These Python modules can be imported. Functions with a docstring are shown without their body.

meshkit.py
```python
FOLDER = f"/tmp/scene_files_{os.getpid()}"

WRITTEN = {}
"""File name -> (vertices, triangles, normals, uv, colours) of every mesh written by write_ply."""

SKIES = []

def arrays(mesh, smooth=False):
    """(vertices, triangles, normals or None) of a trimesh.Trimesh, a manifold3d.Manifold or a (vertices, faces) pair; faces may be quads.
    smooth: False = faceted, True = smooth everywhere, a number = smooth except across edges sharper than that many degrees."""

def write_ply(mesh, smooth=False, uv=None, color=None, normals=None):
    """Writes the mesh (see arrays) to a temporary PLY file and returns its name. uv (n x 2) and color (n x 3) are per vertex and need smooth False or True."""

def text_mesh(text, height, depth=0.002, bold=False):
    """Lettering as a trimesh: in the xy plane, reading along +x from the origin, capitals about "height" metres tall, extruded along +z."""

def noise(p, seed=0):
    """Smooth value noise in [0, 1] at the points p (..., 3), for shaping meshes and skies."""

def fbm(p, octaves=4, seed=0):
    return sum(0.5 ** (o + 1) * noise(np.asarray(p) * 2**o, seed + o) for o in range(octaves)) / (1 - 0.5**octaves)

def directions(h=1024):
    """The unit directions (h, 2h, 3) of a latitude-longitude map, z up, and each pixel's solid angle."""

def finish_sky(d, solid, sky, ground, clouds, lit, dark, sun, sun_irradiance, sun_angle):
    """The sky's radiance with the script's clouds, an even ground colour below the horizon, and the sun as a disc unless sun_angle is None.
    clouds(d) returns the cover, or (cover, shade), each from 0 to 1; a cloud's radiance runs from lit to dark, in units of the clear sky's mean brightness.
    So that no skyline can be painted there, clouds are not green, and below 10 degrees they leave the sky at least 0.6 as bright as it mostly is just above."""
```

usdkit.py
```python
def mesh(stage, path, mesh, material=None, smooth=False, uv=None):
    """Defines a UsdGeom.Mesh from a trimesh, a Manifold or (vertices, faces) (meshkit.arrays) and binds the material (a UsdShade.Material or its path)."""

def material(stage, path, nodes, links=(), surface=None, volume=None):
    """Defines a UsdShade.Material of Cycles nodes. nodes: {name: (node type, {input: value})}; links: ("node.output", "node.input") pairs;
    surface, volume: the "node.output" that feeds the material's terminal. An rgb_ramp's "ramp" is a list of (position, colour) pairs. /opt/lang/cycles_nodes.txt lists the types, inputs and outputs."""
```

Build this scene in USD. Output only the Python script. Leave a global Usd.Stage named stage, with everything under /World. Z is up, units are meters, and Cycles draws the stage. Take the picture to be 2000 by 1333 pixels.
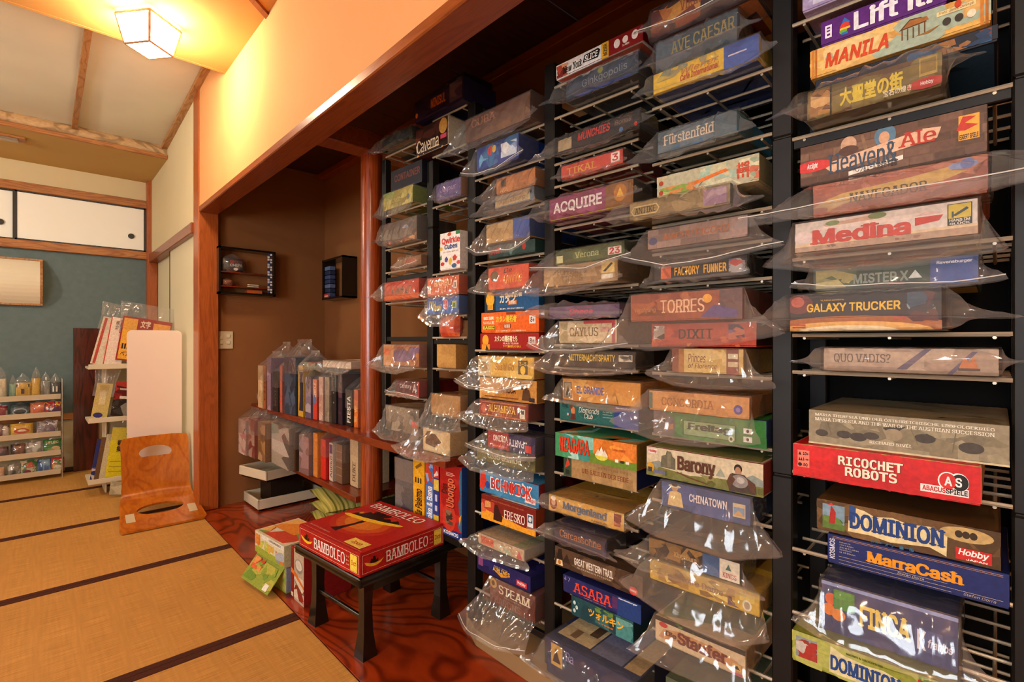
import math, random, glob
import numpy as np, trimesh, shapely, mapbox_earcut
from shapely.geometry import Polygon
from shapely import box as sbox
from shapely import affinity, union_all
from PIL import Image, ImageDraw, ImageFont
from pxr import Usd, UsdGeom, UsdLux, Gf, Sdf, Vt, UsdShade
import usdkit, meshkit

stage = Usd.Stage.CreateInMemory()
UsdGeom.SetStageUpAxis(stage, UsdGeom.Tokens.z)
UsdGeom.SetStageMetersPerUnit(stage, 1.0)
W = UsdGeom.Xform.Define(stage, '/World')
UsdGeom.Scope.Define(stage, '/World/Looks')

# ---------------------------------------------------------------- camera, light, exposure
YAW = 43.4
cam = UsdGeom.Camera.Define(stage, '/World/Camera')
cam.AddTranslateOp().Set(Gf.Vec3d(0, 0, 1.05))
cam.AddRotateXYZOp().Set(Gf.Vec3f(90, 0, -YAW))
cam.CreateHorizontalApertureAttr(36.0)
cam.CreateFocalLengthAttr(36.0 * 982 / 2000)
cam.CreateVerticalApertureAttr(24.0)
cam.CreateClippingRangeAttr(Gf.Vec2f(0.05, 60))
cam.CreateExposureAttr(1.15)
LANTERN = 58.0          # emission of the paper lanterns
WINDOW = 7.0            # emission of the daylit shoji panes behind the camera
dome = UsdLux.DomeLight.Define(stage, '/World/sky_light')
dome.CreateIntensityAttr(0.25)
dome.CreateColorAttr(Gf.Vec3f(0.75, 0.87, 1.0))

# ---------------------------------------------------------------- helpers
def lin(h):
    if not isinstance(h, str): return tuple(h)
    if len(h) == 3: h = ''.join(c * 2 for c in h)
    v = np.array([int(h[i:i + 2], 16) for i in (0, 2, 4)]) / 255.
    return tuple(np.where(v < .04045, v / 12.92, ((v + .055) / 1.055) ** 2.4))
USED = {}
def path(name, parent=None):
    base = str(parent.GetPath()) if parent is not None else '/World'
    k = base + '/' + name
    n = USED.get(k, -1) + 1
    USED[k] = n
    return k if n == 0 else '%s_%03d' % (k, n)
def tag(p, label=None, cat=None, group=None, kind=None):
    p = p.GetPrim() if hasattr(p, 'GetPrim') else p
    for k, v in (('label', label), ('category', cat), ('group', group), ('kind', kind)):
        if v: p.SetCustomDataByKey(k, v)
    return p
def thing(name, loc, rz, label, cat, group=None):
    x = UsdGeom.Xform.Define(stage, path(name))
    x.AddTranslateOp().Set(Gf.Vec3d(*[float(v) for v in loc]))
    if rz: x.AddRotateZOp().Set(float(rz))
    return tag(x, label, cat, group)
class M:
    """Collects shapes, each with a colour, into one mesh."""
    def __init__(s): s.v, s.f, s.c, s.n = [], [], [], 0
    def add(s, v, f=None, col=None):
        if f is None: v, f = v.vertices, v.faces
        v = np.asarray(v, float); f = np.asarray(f, int)
        if f.shape[1] == 4: f = np.vstack([f[:, [0, 1, 2]], f[:, [0, 2, 3]]])
        s.v.append(v); s.f.append(f + s.n); s.n += len(v)
        s.c.append(np.tile(lin(col) if col is not None else (1, 1, 1), (len(v), 1)))
        return s
    def box(s, x0, y0, z0, x1, y1, z1, r=0., col=None):
        return s.add(cbox(x0, y0, z0, x1, y1, z1, r), None, col)
    def build(s, name, mat, parent=None, smooth=False, xf=None):
        v, f, c = np.vstack(s.v), np.vstack(s.f), np.vstack(s.c)
        if xf is not None: v = v @ xf[:3, :3].T + xf[:3, 3]
        p = path(name, parent)
        if smooth: m = usdkit.mesh(stage, p, trimesh.Trimesh(v, f, process=False), mat, smooth=smooth)
        else:
            m = usdkit.mesh(stage, p, (v, f), mat)
            UsdGeom.PrimvarsAPI(m).CreatePrimvar('Cd', Sdf.ValueTypeNames.Color3fArray, 'vertex').Set(Vt.Vec3fArray.FromNumpy(c.astype(np.float32)))
        return m.GetPrim()
def cbox(x0, y0, z0, x1, y1, z1, r=0.):
    if r <= 0:
        m = trimesh.creation.box((x1 - x0, y1 - y0, z1 - z0)); m.apply_translation(((x0 + x1) / 2, (y0 + y1) / 2, (z0 + z1) / 2)); return m
    P = []
    for a in (0, 1):
        for b in (0, 1):
            for c in (0, 1):
                p = np.array([(x0, x1)[a], (y0, y1)[b], (z0, z1)[c]]); d = np.array([1 - 2 * a, 1 - 2 * b, 1 - 2 * c]) * r
                for k in range(3):
                    e = d.copy(); e[k] = 0; P.append(p + e)
    return trimesh.Trimesh(P).convex_hull
def tube(pts, r, n=8, closed=False):
    pts = np.asarray(pts, float); T = np.gradient(pts, axis=0); T /= np.linalg.norm(T, axis=1)[:, None]
    r = np.broadcast_to(r, len(pts)); V, F = [], []
    up = np.array([0, 0, 1.]) if abs(T[0][2]) < .9 else np.array([1., 0, 0])
    for p, t, q in zip(pts, T, r):
        a = np.cross(t, up); a /= np.linalg.norm(a); b = np.cross(t, a)
        an = np.arange(n) * 2 * np.pi / n
        V.append(p + q * (np.cos(an)[:, None] * a + np.sin(an)[:, None] * b))
    m = len(pts)
    for i in range(m - 1):
        for j in range(n): F.append((i * n + j, i * n + (j + 1) % n, (i + 1) * n + (j + 1) % n, (i + 1) * n + j))
    V = np.vstack(V + [pts[[0]], pts[[-1]]]); F = [list(f) for f in F]
    T2 = []
    for a, b, c, d in F: T2 += [(a, b, c), (a, c, d)]
    for j in range(n): T2 += [(m * n, (j + 1) % n, j), (m * n + 1, (m - 1) * n + j, (m - 1) * n + (j + 1) % n)]
    return V, np.array(T2)[:, ::-1]
def tri(poly):
    """(points, triangles) of a shapely polygon."""
    V, F, n = [], [], 0
    for g in getattr(poly, 'geoms', [poly]):
        if g.is_empty or g.geom_type != 'Polygon' or g.area < 1e-12: continue
        rings = [np.array(g.exterior.coords)[:-1]] + [np.array(i.coords)[:-1] for i in g.interiors]
        pts = np.vstack(rings); ends = np.cumsum([len(r) for r in rings]).astype(np.uint32)
        f = mapbox_earcut.triangulate_float64(pts, ends).reshape(-1, 3)
        V.append(pts); F.append(f.astype(int) + n); n += len(pts)
    if not V: return np.zeros((0, 2)), np.zeros((0, 3), int)
    V, F = np.vstack(V), np.vstack(F)
    p, q = V[F[:, 1]] - V[F[:, 0]], V[F[:, 2]] - V[F[:, 0]]; a = p[:, 0] * q[:, 1] - p[:, 1] * q[:, 0]
    F[a < 0] = F[a < 0][:, ::-1]
    return V, F
# ---- lettering
FD = glob.glob('/opt/blender-*/*/datafiles/fonts/')[0]
FONTS = {}
TEXTS = {}
def text_shape(text, style):
    key = (text, style)
    if key in TEXTS: return TEXTS[key]
    jp, serif, bold = 'j' in style, 's' in style or 'X' in style, 'b' in style
    fn = 'Noto Sans CJK Regular.woff2' if jp else ('DejaVuSansMono.woff2' if 'z' in style else 'Inter.woff2')
    S = 56
    if fn not in FONTS: FONTS[fn] = ImageFont.truetype(FD + fn, S)
    ft = FONTS[fn]; sw = 2 if (bold or 'z' in style) else 1 if jp else 0
    x0, y0, x1, y1 = ft.getbbox(text, anchor='ls', stroke_width=sw)
    im = Image.new('L', (int(x1 - x0) + 24, int(y1 - y0) + 12))
    ImageDraw.Draw(im).text((12 - x0, 6 - y0), text, 255, ft, anchor='ls', stroke_width=sw)
    on = np.asarray(im) > 127
    if serif:   # contrast strokes: widen sideways, then feet and caps on the stems
        on2 = on.copy()
        for k in (1, 2): on2[:, k:] |= on[:, :-k]
        base = 6 - int(y0); cap = max(base - 41, 2); xh = base - 31
        for rows in ((base - 4, base), (cap + 1, cap + 5)):
            for y in range(max(rows[0], 0), min(rows[1], on2.shape[0])):
                r = np.flatnonzero(np.diff(np.concatenate([[0], on2[y].astype(int), [0]])))
                for a, b in zip(r[::2], r[1::2]):
                    if b - a < 15: on2[y, max(a - 5, 0):b + 5] = True
        on = on2
    ys = np.flatnonzero(on.any(1)); xs = np.flatnonzero(on.any(0)); on = on[ys[0]:ys[-1] + 1, xs[0]:xs[-1] + 1]
    pad = np.pad(on, ((0, 0), (1, 1))).astype(np.int8)
    r, a = np.nonzero(np.diff(pad, axis=1) == 1); b = np.nonzero(np.diff(pad, axis=1) == -1)[1]
    H, Wd = on.shape
    sh = union_all(sbox(a, -r - 1 + H, b, -r + H)).buffer(.55).buffer(-.55).simplify(.75 if len(text) < 14 else 1.0)
    v, f = tri(sh); v = v / [Wd, H]
    if 'i' in style: v[:, 0] = (v[:, 0] + .22 * v[:, 1] * H / Wd) / (1 + .22 * H / Wd)
    if 'u' in style: v = 1 - v
    if 'v' in style: v = np.stack([1 - v[:, 1], v[:, 0]], 1)
    TEXTS[key] = v, f
    return v, f
def art(m, ops, w, h, frame, e0=2.5e-4, de=9e-5):
    """Flat print: layers of coloured shapes on a w x h face; frame maps (x, y, out) to points."""
    e, q = e0, min(w, h)
    for o in ops:
        e += de; k = o[0]
        if k == 'r': v = np.array([(o[1], o[2]), (o[3], o[2]), (o[3], o[4]), (o[1], o[4])]); f = np.array([(0, 1, 2), (0, 2, 3)]); c = o[5]
        elif k == 'e':
            a = np.arange(22) * 2 * np.pi / 22
            v = np.stack([o[1] + o[3] * q / w * np.cos(a), o[2] + o[4] * q / h * np.sin(a)], 1); v = np.clip(v, 0, 1)
            f = np.array([(0, i, i + 1) for i in range(1, 21)]); c = o[5]
        elif k == 'p':
            v, f = tri(Polygon(o[1]).buffer(0)); c = o[2]
        elif k == 'T':
            v, f = text_shape(o[5], o[7]); v = v * [o[3] - o[1], o[4] - o[2]] + [o[1], o[2]]; c = o[6]
        elif k == 'n':      # painterly patches
            rn = random.Random(o[6]); pal = o[5].split(',')
            for i in range(o[7]):
                e += de * .25
                cx, cy = rn.uniform(o[1], o[3]), rn.uniform(o[2], o[4]); n = rn.randint(5, 8); s = rn.uniform(.25, .6) * min((o[3] - o[1]) * w, (o[4] - o[2]) * h)
                st = rn.uniform(.8, 2.6); a = np.sort([rn.uniform(0, 6.283) for _ in range(n)])
                if max(np.diff(np.append(a, a[0] + 6.283))) > 3: a = np.arange(n) * 6.283 / n
                rr = np.array([rn.uniform(.6, 1) for _ in range(n)]) * s
                v = np.stack([np.clip(cx + rr * st * np.cos(a) / w, o[1], o[3]), np.clip(cy + rr * np.sin(a) / h, o[2], o[4])], 1)
                f = np.array([(0, j, j + 1) for j in range(1, n - 1)])
                m.add(frame(v[:, 0] * w, v[:, 1] * h, e), f, pal[rn.randrange(len(pal))])
            continue
        elif k == 'bk':
            rn = random.Random(o[7]); pal = o[5].split(','); y = o[2]; j = 0
            while y < o[4] - .01:
                y2 = min(y + o[6], o[4]); x = o[1] - (.06 if j % 2 else 0)
                while x < o[3]:
                    x2 = x + rn.uniform(.1, .15); a, b = max(x, o[1]) + .003, min(x2, o[3]) - .003
                    if b > a: m.add(frame(np.array([a, b, b, a]) * w, np.array([y + .015, y + .015, y2 - .015, y2 - .015]) * h, e), [(0, 1, 2, 3)], pal[rn.randrange(len(pal))])
                    x = x2
                y = y2; j += 1
            continue
        if len(f): m.add(frame(v[:, 0] * w, v[:, 1] * h, e), f, c)
# ---- clear plastic bags
def tw(x): return np.abs((x % 1.) - .5) * 2
def bag_mesh(w, h, d, kind, L, zm, eL, eR, seed):
    """A limp film sleeve round a box (front at y=0, floor z=0) whose mouth closes to a wavy line in front of it."""
    rn = np.random.RandomState(seed)
    amp = {'v': .0075, 'm': .0058, 'h': .0048, 't': .0036, 'up': .0042}[kind]; lip = {'v': .006, 'm': .011, 'h': .03, 't': .004, 'up': .02}[kind]
    n = 72; off = .0022
    x0, x1, z0, z1 = -w / 2 - off * 1.4, w / 2 + off * 1.4, -.0012, h + off
    per = np.array([z1 - (z0 + z1) / 2, x1 - x0, z1 - z0, x1 - x0, (z0 + z1) / 2 - z0]); cp = np.concatenate([[0], np.cumsum(per)]) / per.sum()
    cor = np.array([(x0, (z0 + z1) / 2), (x0, z1), (x1, z1), (x1, z0), (x0, z0), (x0, (z0 + z1) / 2)])
    t = np.sort(np.concatenate([np.linspace(0, 1, n - 4, endpoint=False), cp[1:-1]])); n = len(t)
    R = np.stack([np.interp(t, cp, cor[:, k]) for k in (0, 1)], 1)
    half = (cp[2] + cp[3]) / 2 + 0
    tt = np.where(t <= .5, t / .5, (1 - t) / .5)      # 0 at one side corner, 1 at the other
    zl = h * zm; q2 = 1 - np.abs(2 * tt - 1) ** 2.4
    if kind in 'mv':     # the corners hang a little higher than the kinked middle of the mouth
        lift = min(max(h * .4 - zl, 0), .05); ka, kb = rn.uniform(.2, .4), rn.uniform(.6, .82)
        zl = zl - .006 + np.interp(tt, [0, ka, kb, 1], [lift * rn.uniform(.25, .75), rn.uniform(-.008, .010), rn.uniform(-.008, .010), lift * rn.uniform(.25, .75)])
    Lx = x0 - eL + (x1 - x0 + eL + eR) * tt
    wob = .004 * np.sin(tt * rn.uniform(2.5, 5) + rn.uniform(0, 6)) + .0012 * np.sin(tt * 13 + rn.uniform(0, 6))
    Lz = zl + wob + np.where(t <= .5, .0012, -.0012) + h * .12 * (tt - .5) * rn.uniform(-1, 1)
    Lt = np.stack([Lx, Lz], 1)
    nor = np.stack([np.where(np.isclose(R[:, 0], x0), -1, np.where(np.isclose(R[:, 0], x1), 1, 0)), np.where(np.isclose(R[:, 1], z1), 1, np.where(np.isclose(R[:, 1], z0), -1, 0))], 1).astype(float)
    ys = list(np.linspace(min(d, .09), .0, 5)) ; V = []
    D = [rn.normal(size=3) * rn.uniform(5, 22) for _ in range(7)]
    D = [q * [1.2, 1, .6] for q in D]; ph = rn.uniform(0, 1, 7)
    def crease(P): return sum(tw(P @ q + p) ** 2 for q, p in zip(D[:4], ph)) / 4
    for y in ys:
        P = np.stack([R[:, 0], np.full(n, y), R[:, 1]], 1); c = crease(P)
        k = np.array([1., 0, .25]) * amp
        up = np.where(nor[:, 1] < 0, .1, np.where(nor[:, 1] > 0, .3, .8))
        P[:, [0, 2]] += nor * (amp * c * up)[:, None]; V.append(P)
    m = 15; gath = rn.uniform(4, 9)
    for i in range(1, m + 1):
        s = i / m; e = s ** .9
        Q = R * (1 - e) + Lt * e
        bul = np.sin(np.pi * s) * (.014 if kind in 'mv' else .009) * (.4 + .6 * (1 - np.abs(2 * tt - 1) ** 2))
        Q[:, 1] += np.where(nor[:, 1] > 0, 1, np.where(nor[:, 1] < 0, -.6, 0)) * bul
        yy = -L * (s ** (1.0 if kind != 't' else .7)) * (np.ones(n) if kind not in 'mv' else .8 + .25 * q2)
        P = np.stack([Q[:, 0], yy, Q[:, 1]], 1); c = crease(P) - .35
        rad = tw(tt * gath + ph[5]) ** 2 - .35 + .7 * (tw(tt * gath * 2.7 + ph[6]) ** 2 - .35)
        k = np.sin(np.pi * min(s * .85 + .08, 1))
        P[:, 1] -= amp * 2.2 * k * np.abs(c) + amp * 1.6 * k * np.abs(rad)
        P[:, 2] += (amp * 2.0 * c + amp * 1.0 * rad) * np.sin(np.pi * min(s * .9 + .06, 1))
        P[:, 0] += amp * 1.5 * k * c * np.where(tt < .5, -1, 1) * .5
        P[:, 1] = np.minimum(P[:, 1], -.002)
        V.append(P)
    for s in (.5, 1.):
        P = V[len(ys) + m - 1].copy(); P[:, 1] -= lip * .55 * s; P[:, 2] -= lip * (.75 if kind != 'up' else .1) * s; P[:, 0] *= 1 + .02 * s; V.append(P)
    line = V[len(ys) + m - 1][np.flatnonzero(t <= .5)][::2]
    k = len(V); V = np.vstack(V)
    i, j = np.meshgrid(np.arange(k - 1), np.arange(n), indexing='ij'); j2 = (j + 1) % n
    F = np.stack([i * n + j, (i + 1) * n + j, (i + 1) * n + j2, i * n + j2], -1).reshape(-1, 4)
    return V, F, line
# ---------------------------------------------------------------- materials
def mat(name, nodes, links, surface): return usdkit.material(stage, '/World/Looks/' + name, nodes, links, surface)
def plain(name, col, rough=.5, spec=.5, metal=0., coat=0., noise=None, bump=0., bs=200):
    nodes = {'p': ('principled_bsdf', {'base_color': lin(col), 'roughness': rough, 'specular_ior_level': spec, 'metallic': metal, 'coat_weight': coat})}
    links = []
    if noise:
        nodes.update(g=('geometry', {}), n=('noise_texture', {'scale': noise[0], 'detail': 4.}), r=('rgb_ramp', {'ramp': [(.3, tuple(c * (1 - noise[1]) for c in lin(col))), (.7, tuple(min(c * (1 + noise[1]), 1) for c in lin(col)))]}))
        links += [('g.position', 'n.vector'), ('n.fac', 'r.fac'), ('r.color', 'p.base_color')]
    if bump:
        nodes.update(g2=('geometry', {}), n2=('noise_texture', {'scale': float(bs), 'detail': 3.}), b=('bump', {'strength': bump, 'distance': .002}))
        links += [('g2.position', 'n2.vector'), ('n2.fac', 'b.height'), ('b.normal', 'p.normal')]
    return mat(name, nodes, links, 'p.BSDF')
def printed(name, rough, spec, coat=0.):
    return mat(name, {'a': ('attribute', {'attribute': 'Cd'}), 'g': ('geometry', {}), 'n': ('noise_texture', {'scale': 120., 'detail': 1.}), 'r': ('rgb_ramp', {'ramp': [(.3, (.84, .84, .84)), (.7, (1.08, 1.08, 1.08))]}),
        'x': ('mix_color', {'blend_type': 'multiply', 'fac': 1., 'use_clamp_result': False}), 'p': ('principled_bsdf', {'roughness': rough, 'specular_ior_level': spec, 'coat_weight': coat})},
        [('g.position', 'n.vector'), ('n.fac', 'r.fac'), ('a.color', 'x.a'), ('r.color', 'x.b'), ('x.result', 'p.base_color')], 'p.BSDF')
CARD = printed('printed_card', .45, .28)
CLOTH = printed('dyed_cloth', .9, .1)
def wood(name, c0, c1, scale, rough=.35, stretch=(1, 1, 1), dist=3., coat=0., bands=7., kind='rings'):
    return mat(name, {'g': ('geometry', {}), 'mp': ('mapping', {'scale': stretch}), 'n': ('noise_texture', {'scale': scale, 'detail': 2.5, 'distortion': dist}),
        'k': ('math', {'math_type': 'multiply', 'value2': bands}), 'fr': ('math', {'math_type': 'pingpong', 'value2': .5}), 'r': ('rgb_ramp', {'ramp': [(0., lin(c0)), (.06, lin(c0)), (.26, lin(c1)), (1., lin(c1))]}),
        'n2': ('noise_texture', {'scale': scale * 14, 'detail': 3.}), 'r2': ('rgb_ramp', {'ramp': [(.3, (.82, .82, .82)), (.7, (1.08, 1.08, 1.08))]}),
        'x': ('mix_color', {'blend_type': 'multiply', 'fac': 1.}), 'p': ('principled_bsdf', {'roughness': rough, 'coat_weight': coat, 'coat_roughness': .18})},
        [('g.position', 'mp.vector'), ('mp.vector', 'n.vector'), ('mp.vector', 'n2.vector'), ('n.fac', 'k.value1'), ('k.value', 'fr.value1'), ('fr.value', 'r.fac'), ('n2.fac', 'r2.fac'), ('r.color', 'x.a'), ('r2.color', 'x.b'), ('x.result', 'p.base_color')], 'p.BSDF')
FLOORWOOD = wood('toko_floor_wood', '782409', 'a43a12', .8, .22, (2.2, 1.0, 1), .5, .5, 34.)
POSTWOOD = wood('post_wood', '9a4a18', 'a85420', 2., .35, (9, 9, .7), .6, .15, 9.)
PILLAR = wood('pillar_wood', '7c2c0c', 'a04416', 3., .3, (16, 16, .35), .5, .3, 9.)
SHELFWOOD = wood('shelf_wood', '66220c', '7c2c10', 2., .3, (5, 1, 5), .8, .2, 8.)
BEAMWOOD = wood('beam_wood', '7e380f', '8e4414', 2., .35, (9, .6, 9), .6, .1, 8.)
PALEWOOD = wood('pale_trim_wood', 'a06a38', 'b88450', 2., .45, (7, 1.2, 7), .6, 0., 8.)
PALEWOODX = wood('pale_rail_wood', '9c5c2a', 'b4763c', 2., .45, (.8, 7, 7), .6, 0., 8.)
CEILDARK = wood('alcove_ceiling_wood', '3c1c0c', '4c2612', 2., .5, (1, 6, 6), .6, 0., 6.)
BARK = wood('bark_log', 'a88458', 'd0a878', 2., .6, (2., 4, 4), 1., 0., 4.)
LACQUER = wood('lacquer_board', '3c100c', '541a14', 1.2, .18, (7, 1, .8), 1., .6, 8.)
ZAISU = wood('bent_plywood', 'b05a10', 'c06a16', 1.6, .22, (3.5, 1.2, 1.4), .6, .5, 8.)
BLACKLAC = plain('black_lacquer', '14100c', .25, .5, coat=.3)
STEEL = plain('black_steel', '15100c', .5, .3)
BACKSTEEL = plain('matt_back_steel', '0a0807', .8, .15)
RODM = plain('wire_rod', 'b3a68f', .35, .5, metal=.35)
WALLBROWN = plain('alcove_sand_wall', '8a5a34', .95, .1, noise=(3., .06), bump=.25, bs=400)
WALLPEACH = plain('header_plaster', 'd89a62', .9, .15, noise=(2., .03), bump=.12, bs=300)
WALLCREAM = plain('cream_plaster', 'd8c8a0', .9, .15, noise=(2., .03), bump=.12, bs=300)
TEAL = plain('teal_wallpaper', '66787a', .8, .2, noise=(26., .07), bump=.3, bs=240)
CEILORANGE = plain('paper_ceiling', 'cf9450', .85, .2, noise=(1.5, .02))
CEILCREAM = plain('cream_ceiling_sheet', 'dcd8c4', .8, .2, noise=(2.2, .06))
SOFFIT = plain('soffit_board', 'c8a464', .85, .2, noise=(2., .03))
FUSUMA = plain('fusuma_paper', 'd6ccaa', .85, .2)
WHITEP = plain('white_door_panel', 'fafaf2', .7, .3)
DARKTRIM = plain('dark_frame', '1c1812', .4)
WHITEPL = plain('white_plastic', 'd6c8ac', .4, .5)
BOARDWHITE = plain('whiteboard_face', 'f0dccc', .35, .5)
CREAMPL = plain('cream_plastic', 'cdbb98', .4, .5)
CHROME = plain('chrome_wire', 'c0c0b8', .25, .5, metal=.9)
MATBOARD = plain('platform_edge', '9c7a52', .7, .2)
TATAMI = mat('tatami_weave', {'g': ('geometry', {}), 'mp': ('mapping', {'scale': (9., 420., 1.)}), 'n': ('noise_texture', {'scale': 1., 'detail': 2.}), 'mp2': ('mapping', {'scale': (95., 5., 1.)}), 'n3': ('noise_texture', {'scale': 1., 'detail': 2.}),
    'n2': ('noise_texture', {'scale': 1.6, 'detail': 3.}), 'r': ('rgb_ramp', {'ramp': [(.3, lin('b68038')), (.7, lin('d8a256'))]}), 'r2': ('rgb_ramp', {'ramp': [(.3, (.9, .88, .84)), (.7, (1.05, 1.05, 1.05))]}), 'r3': ('rgb_ramp', {'ramp': [(.3, (.9, .89, .87)), (.7, (1.04, 1.04, 1.04))]}),
    'x': ('mix_color', {'blend_type': 'multiply', 'fac': 1.}), 'x2': ('mix_color', {'blend_type': 'multiply', 'fac': 1.}), 'b': ('bump', {'strength': .35, 'distance': .001}), 'p': ('principled_bsdf', {'roughness': .55, 'specular_ior_level': .3})},
    [('g.position', 'mp.vector'), ('mp.vector', 'n.vector'), ('g.position', 'mp2.vector'), ('mp2.vector', 'n3.vector'), ('g.position', 'n2.vector'), ('n.fac', 'r.fac'), ('n2.fac', 'r2.fac'), ('n3.fac', 'r3.fac'), ('r.color', 'x.a'), ('r2.color', 'x.b'), ('x.result', 'x2.a'), ('r3.color', 'x2.b'), ('x2.result', 'p.base_color'), ('n.fac', 'b.height'), ('b.normal', 'p.normal')], 'p.BSDF')
HERI = plain('tatami_border', '4a2416', .8, .2, noise=(120., .2))
ZIP = plain('zip_seal', 'd8d4cc', .25, .5)
FILM = mat('clear_film', {'t': ('transparent_bsdf', {'color': (.98, .98, .98)}), 'gl': ('glossy_bsdf', {'color': (1., 1., 1.), 'roughness': .1}), 'lw': ('layer_weight', {'blend': .5}), 'pw': ('math', {'math_type': 'power', 'value2': 3.5}), 'fk': ('math', {'math_type': 'multiply_add', 'value2': .75, 'value3': .06, 'use_clamp': True}),
    'g': ('geometry', {}), 'n': ('noise_texture', {'scale': 42., 'detail': 0.}), 'bp': ('bump', {'strength': .3, 'distance': .006}),
    'd': ('diffuse_bsdf', {'color': (.86, .85, .83)}), 'tl': ('translucent_bsdf', {'color': (.86, .85, .83)}), 'dd': ('mix_closure', {'fac': .4}), 'a': ('mix_closure', {'fac': .075}), 'b': ('mix_closure', {})},
    [('g.position', 'n.vector'), ('n.fac', 'bp.height'), ('bp.normal', 'gl.normal'), ('d.BSDF', 'dd.closure1'), ('tl.BSDF', 'dd.closure2'), ('t.BSDF', 'a.closure1'), ('dd.closure', 'a.closure2'), ('lw.facing', 'pw.value1'), ('pw.value', 'fk.value1'), ('fk.value', 'b.fac'), ('a.closure', 'b.closure1'), ('gl.BSDF', 'b.closure2')], 'b.closure')
PAPERLAMP = mat('lit_paper', {'e': ('emission', {'color': (1., .83, .60), 'strength': LANTERN})}, [], 'e.emission')
COOLLAMP = mat('lit_white_paper', {'e': ('emission', {'color': (1., .92, .76), 'strength': LANTERN * 1.5})}, [], 'e.emission')
DAYPANE = mat('daylit_shoji', {'e': ('emission', {'color': (.9, .95, 1.), 'strength': WINDOW})}, [], 'e.emission')
SCONCE = plain('sconce_acrylic', 'e6dcc4', .12, .5)
# ---------------------------------------------------------------- the room
XW, YF, ZC = .725, 5.40, 2.465
def S(name, m, mt, parent=None, **k):
    p = m.build(name, mt, parent, **k)
    if parent is None: tag(p, kind='structure')
    return p
def struct(name):
    x = UsdGeom.Xform.Define(stage, path(name)); tag(x, kind='structure'); return x.GetPrim()
fl = struct('floor')
for j, (y0, y1) in enumerate([(-2.6, -1.66), (-1.66, -.755), (-.755, .15), (.15, 1.055), (1.055, 1.96), (1.96, 2.865), (2.865, 3.77), (3.77, 4.675), (4.675, 5.40)]):
    for x0, x1 in ((-1.09, XW), (-2.9, -1.09)):
        M().box(x0 + .0015, y0 + .031, -.05, x1 - .0015, y1 - .031, 0, .003).build('mat', TATAMI, fl)
        for q in (y0 + .001, y1 - .03): M().box(x0 + .0015, q, -.05, x1 - .0015, q + .029, .0008, .002).build('border', HERI, fl)
for k in range(2): M().box(XW + .001, (-1.2, 1.65)[k], -.05, 1.62, (1.649, 3.62)[k], 0, .0005).build('plank', FLOORWOOD, fl)
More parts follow.
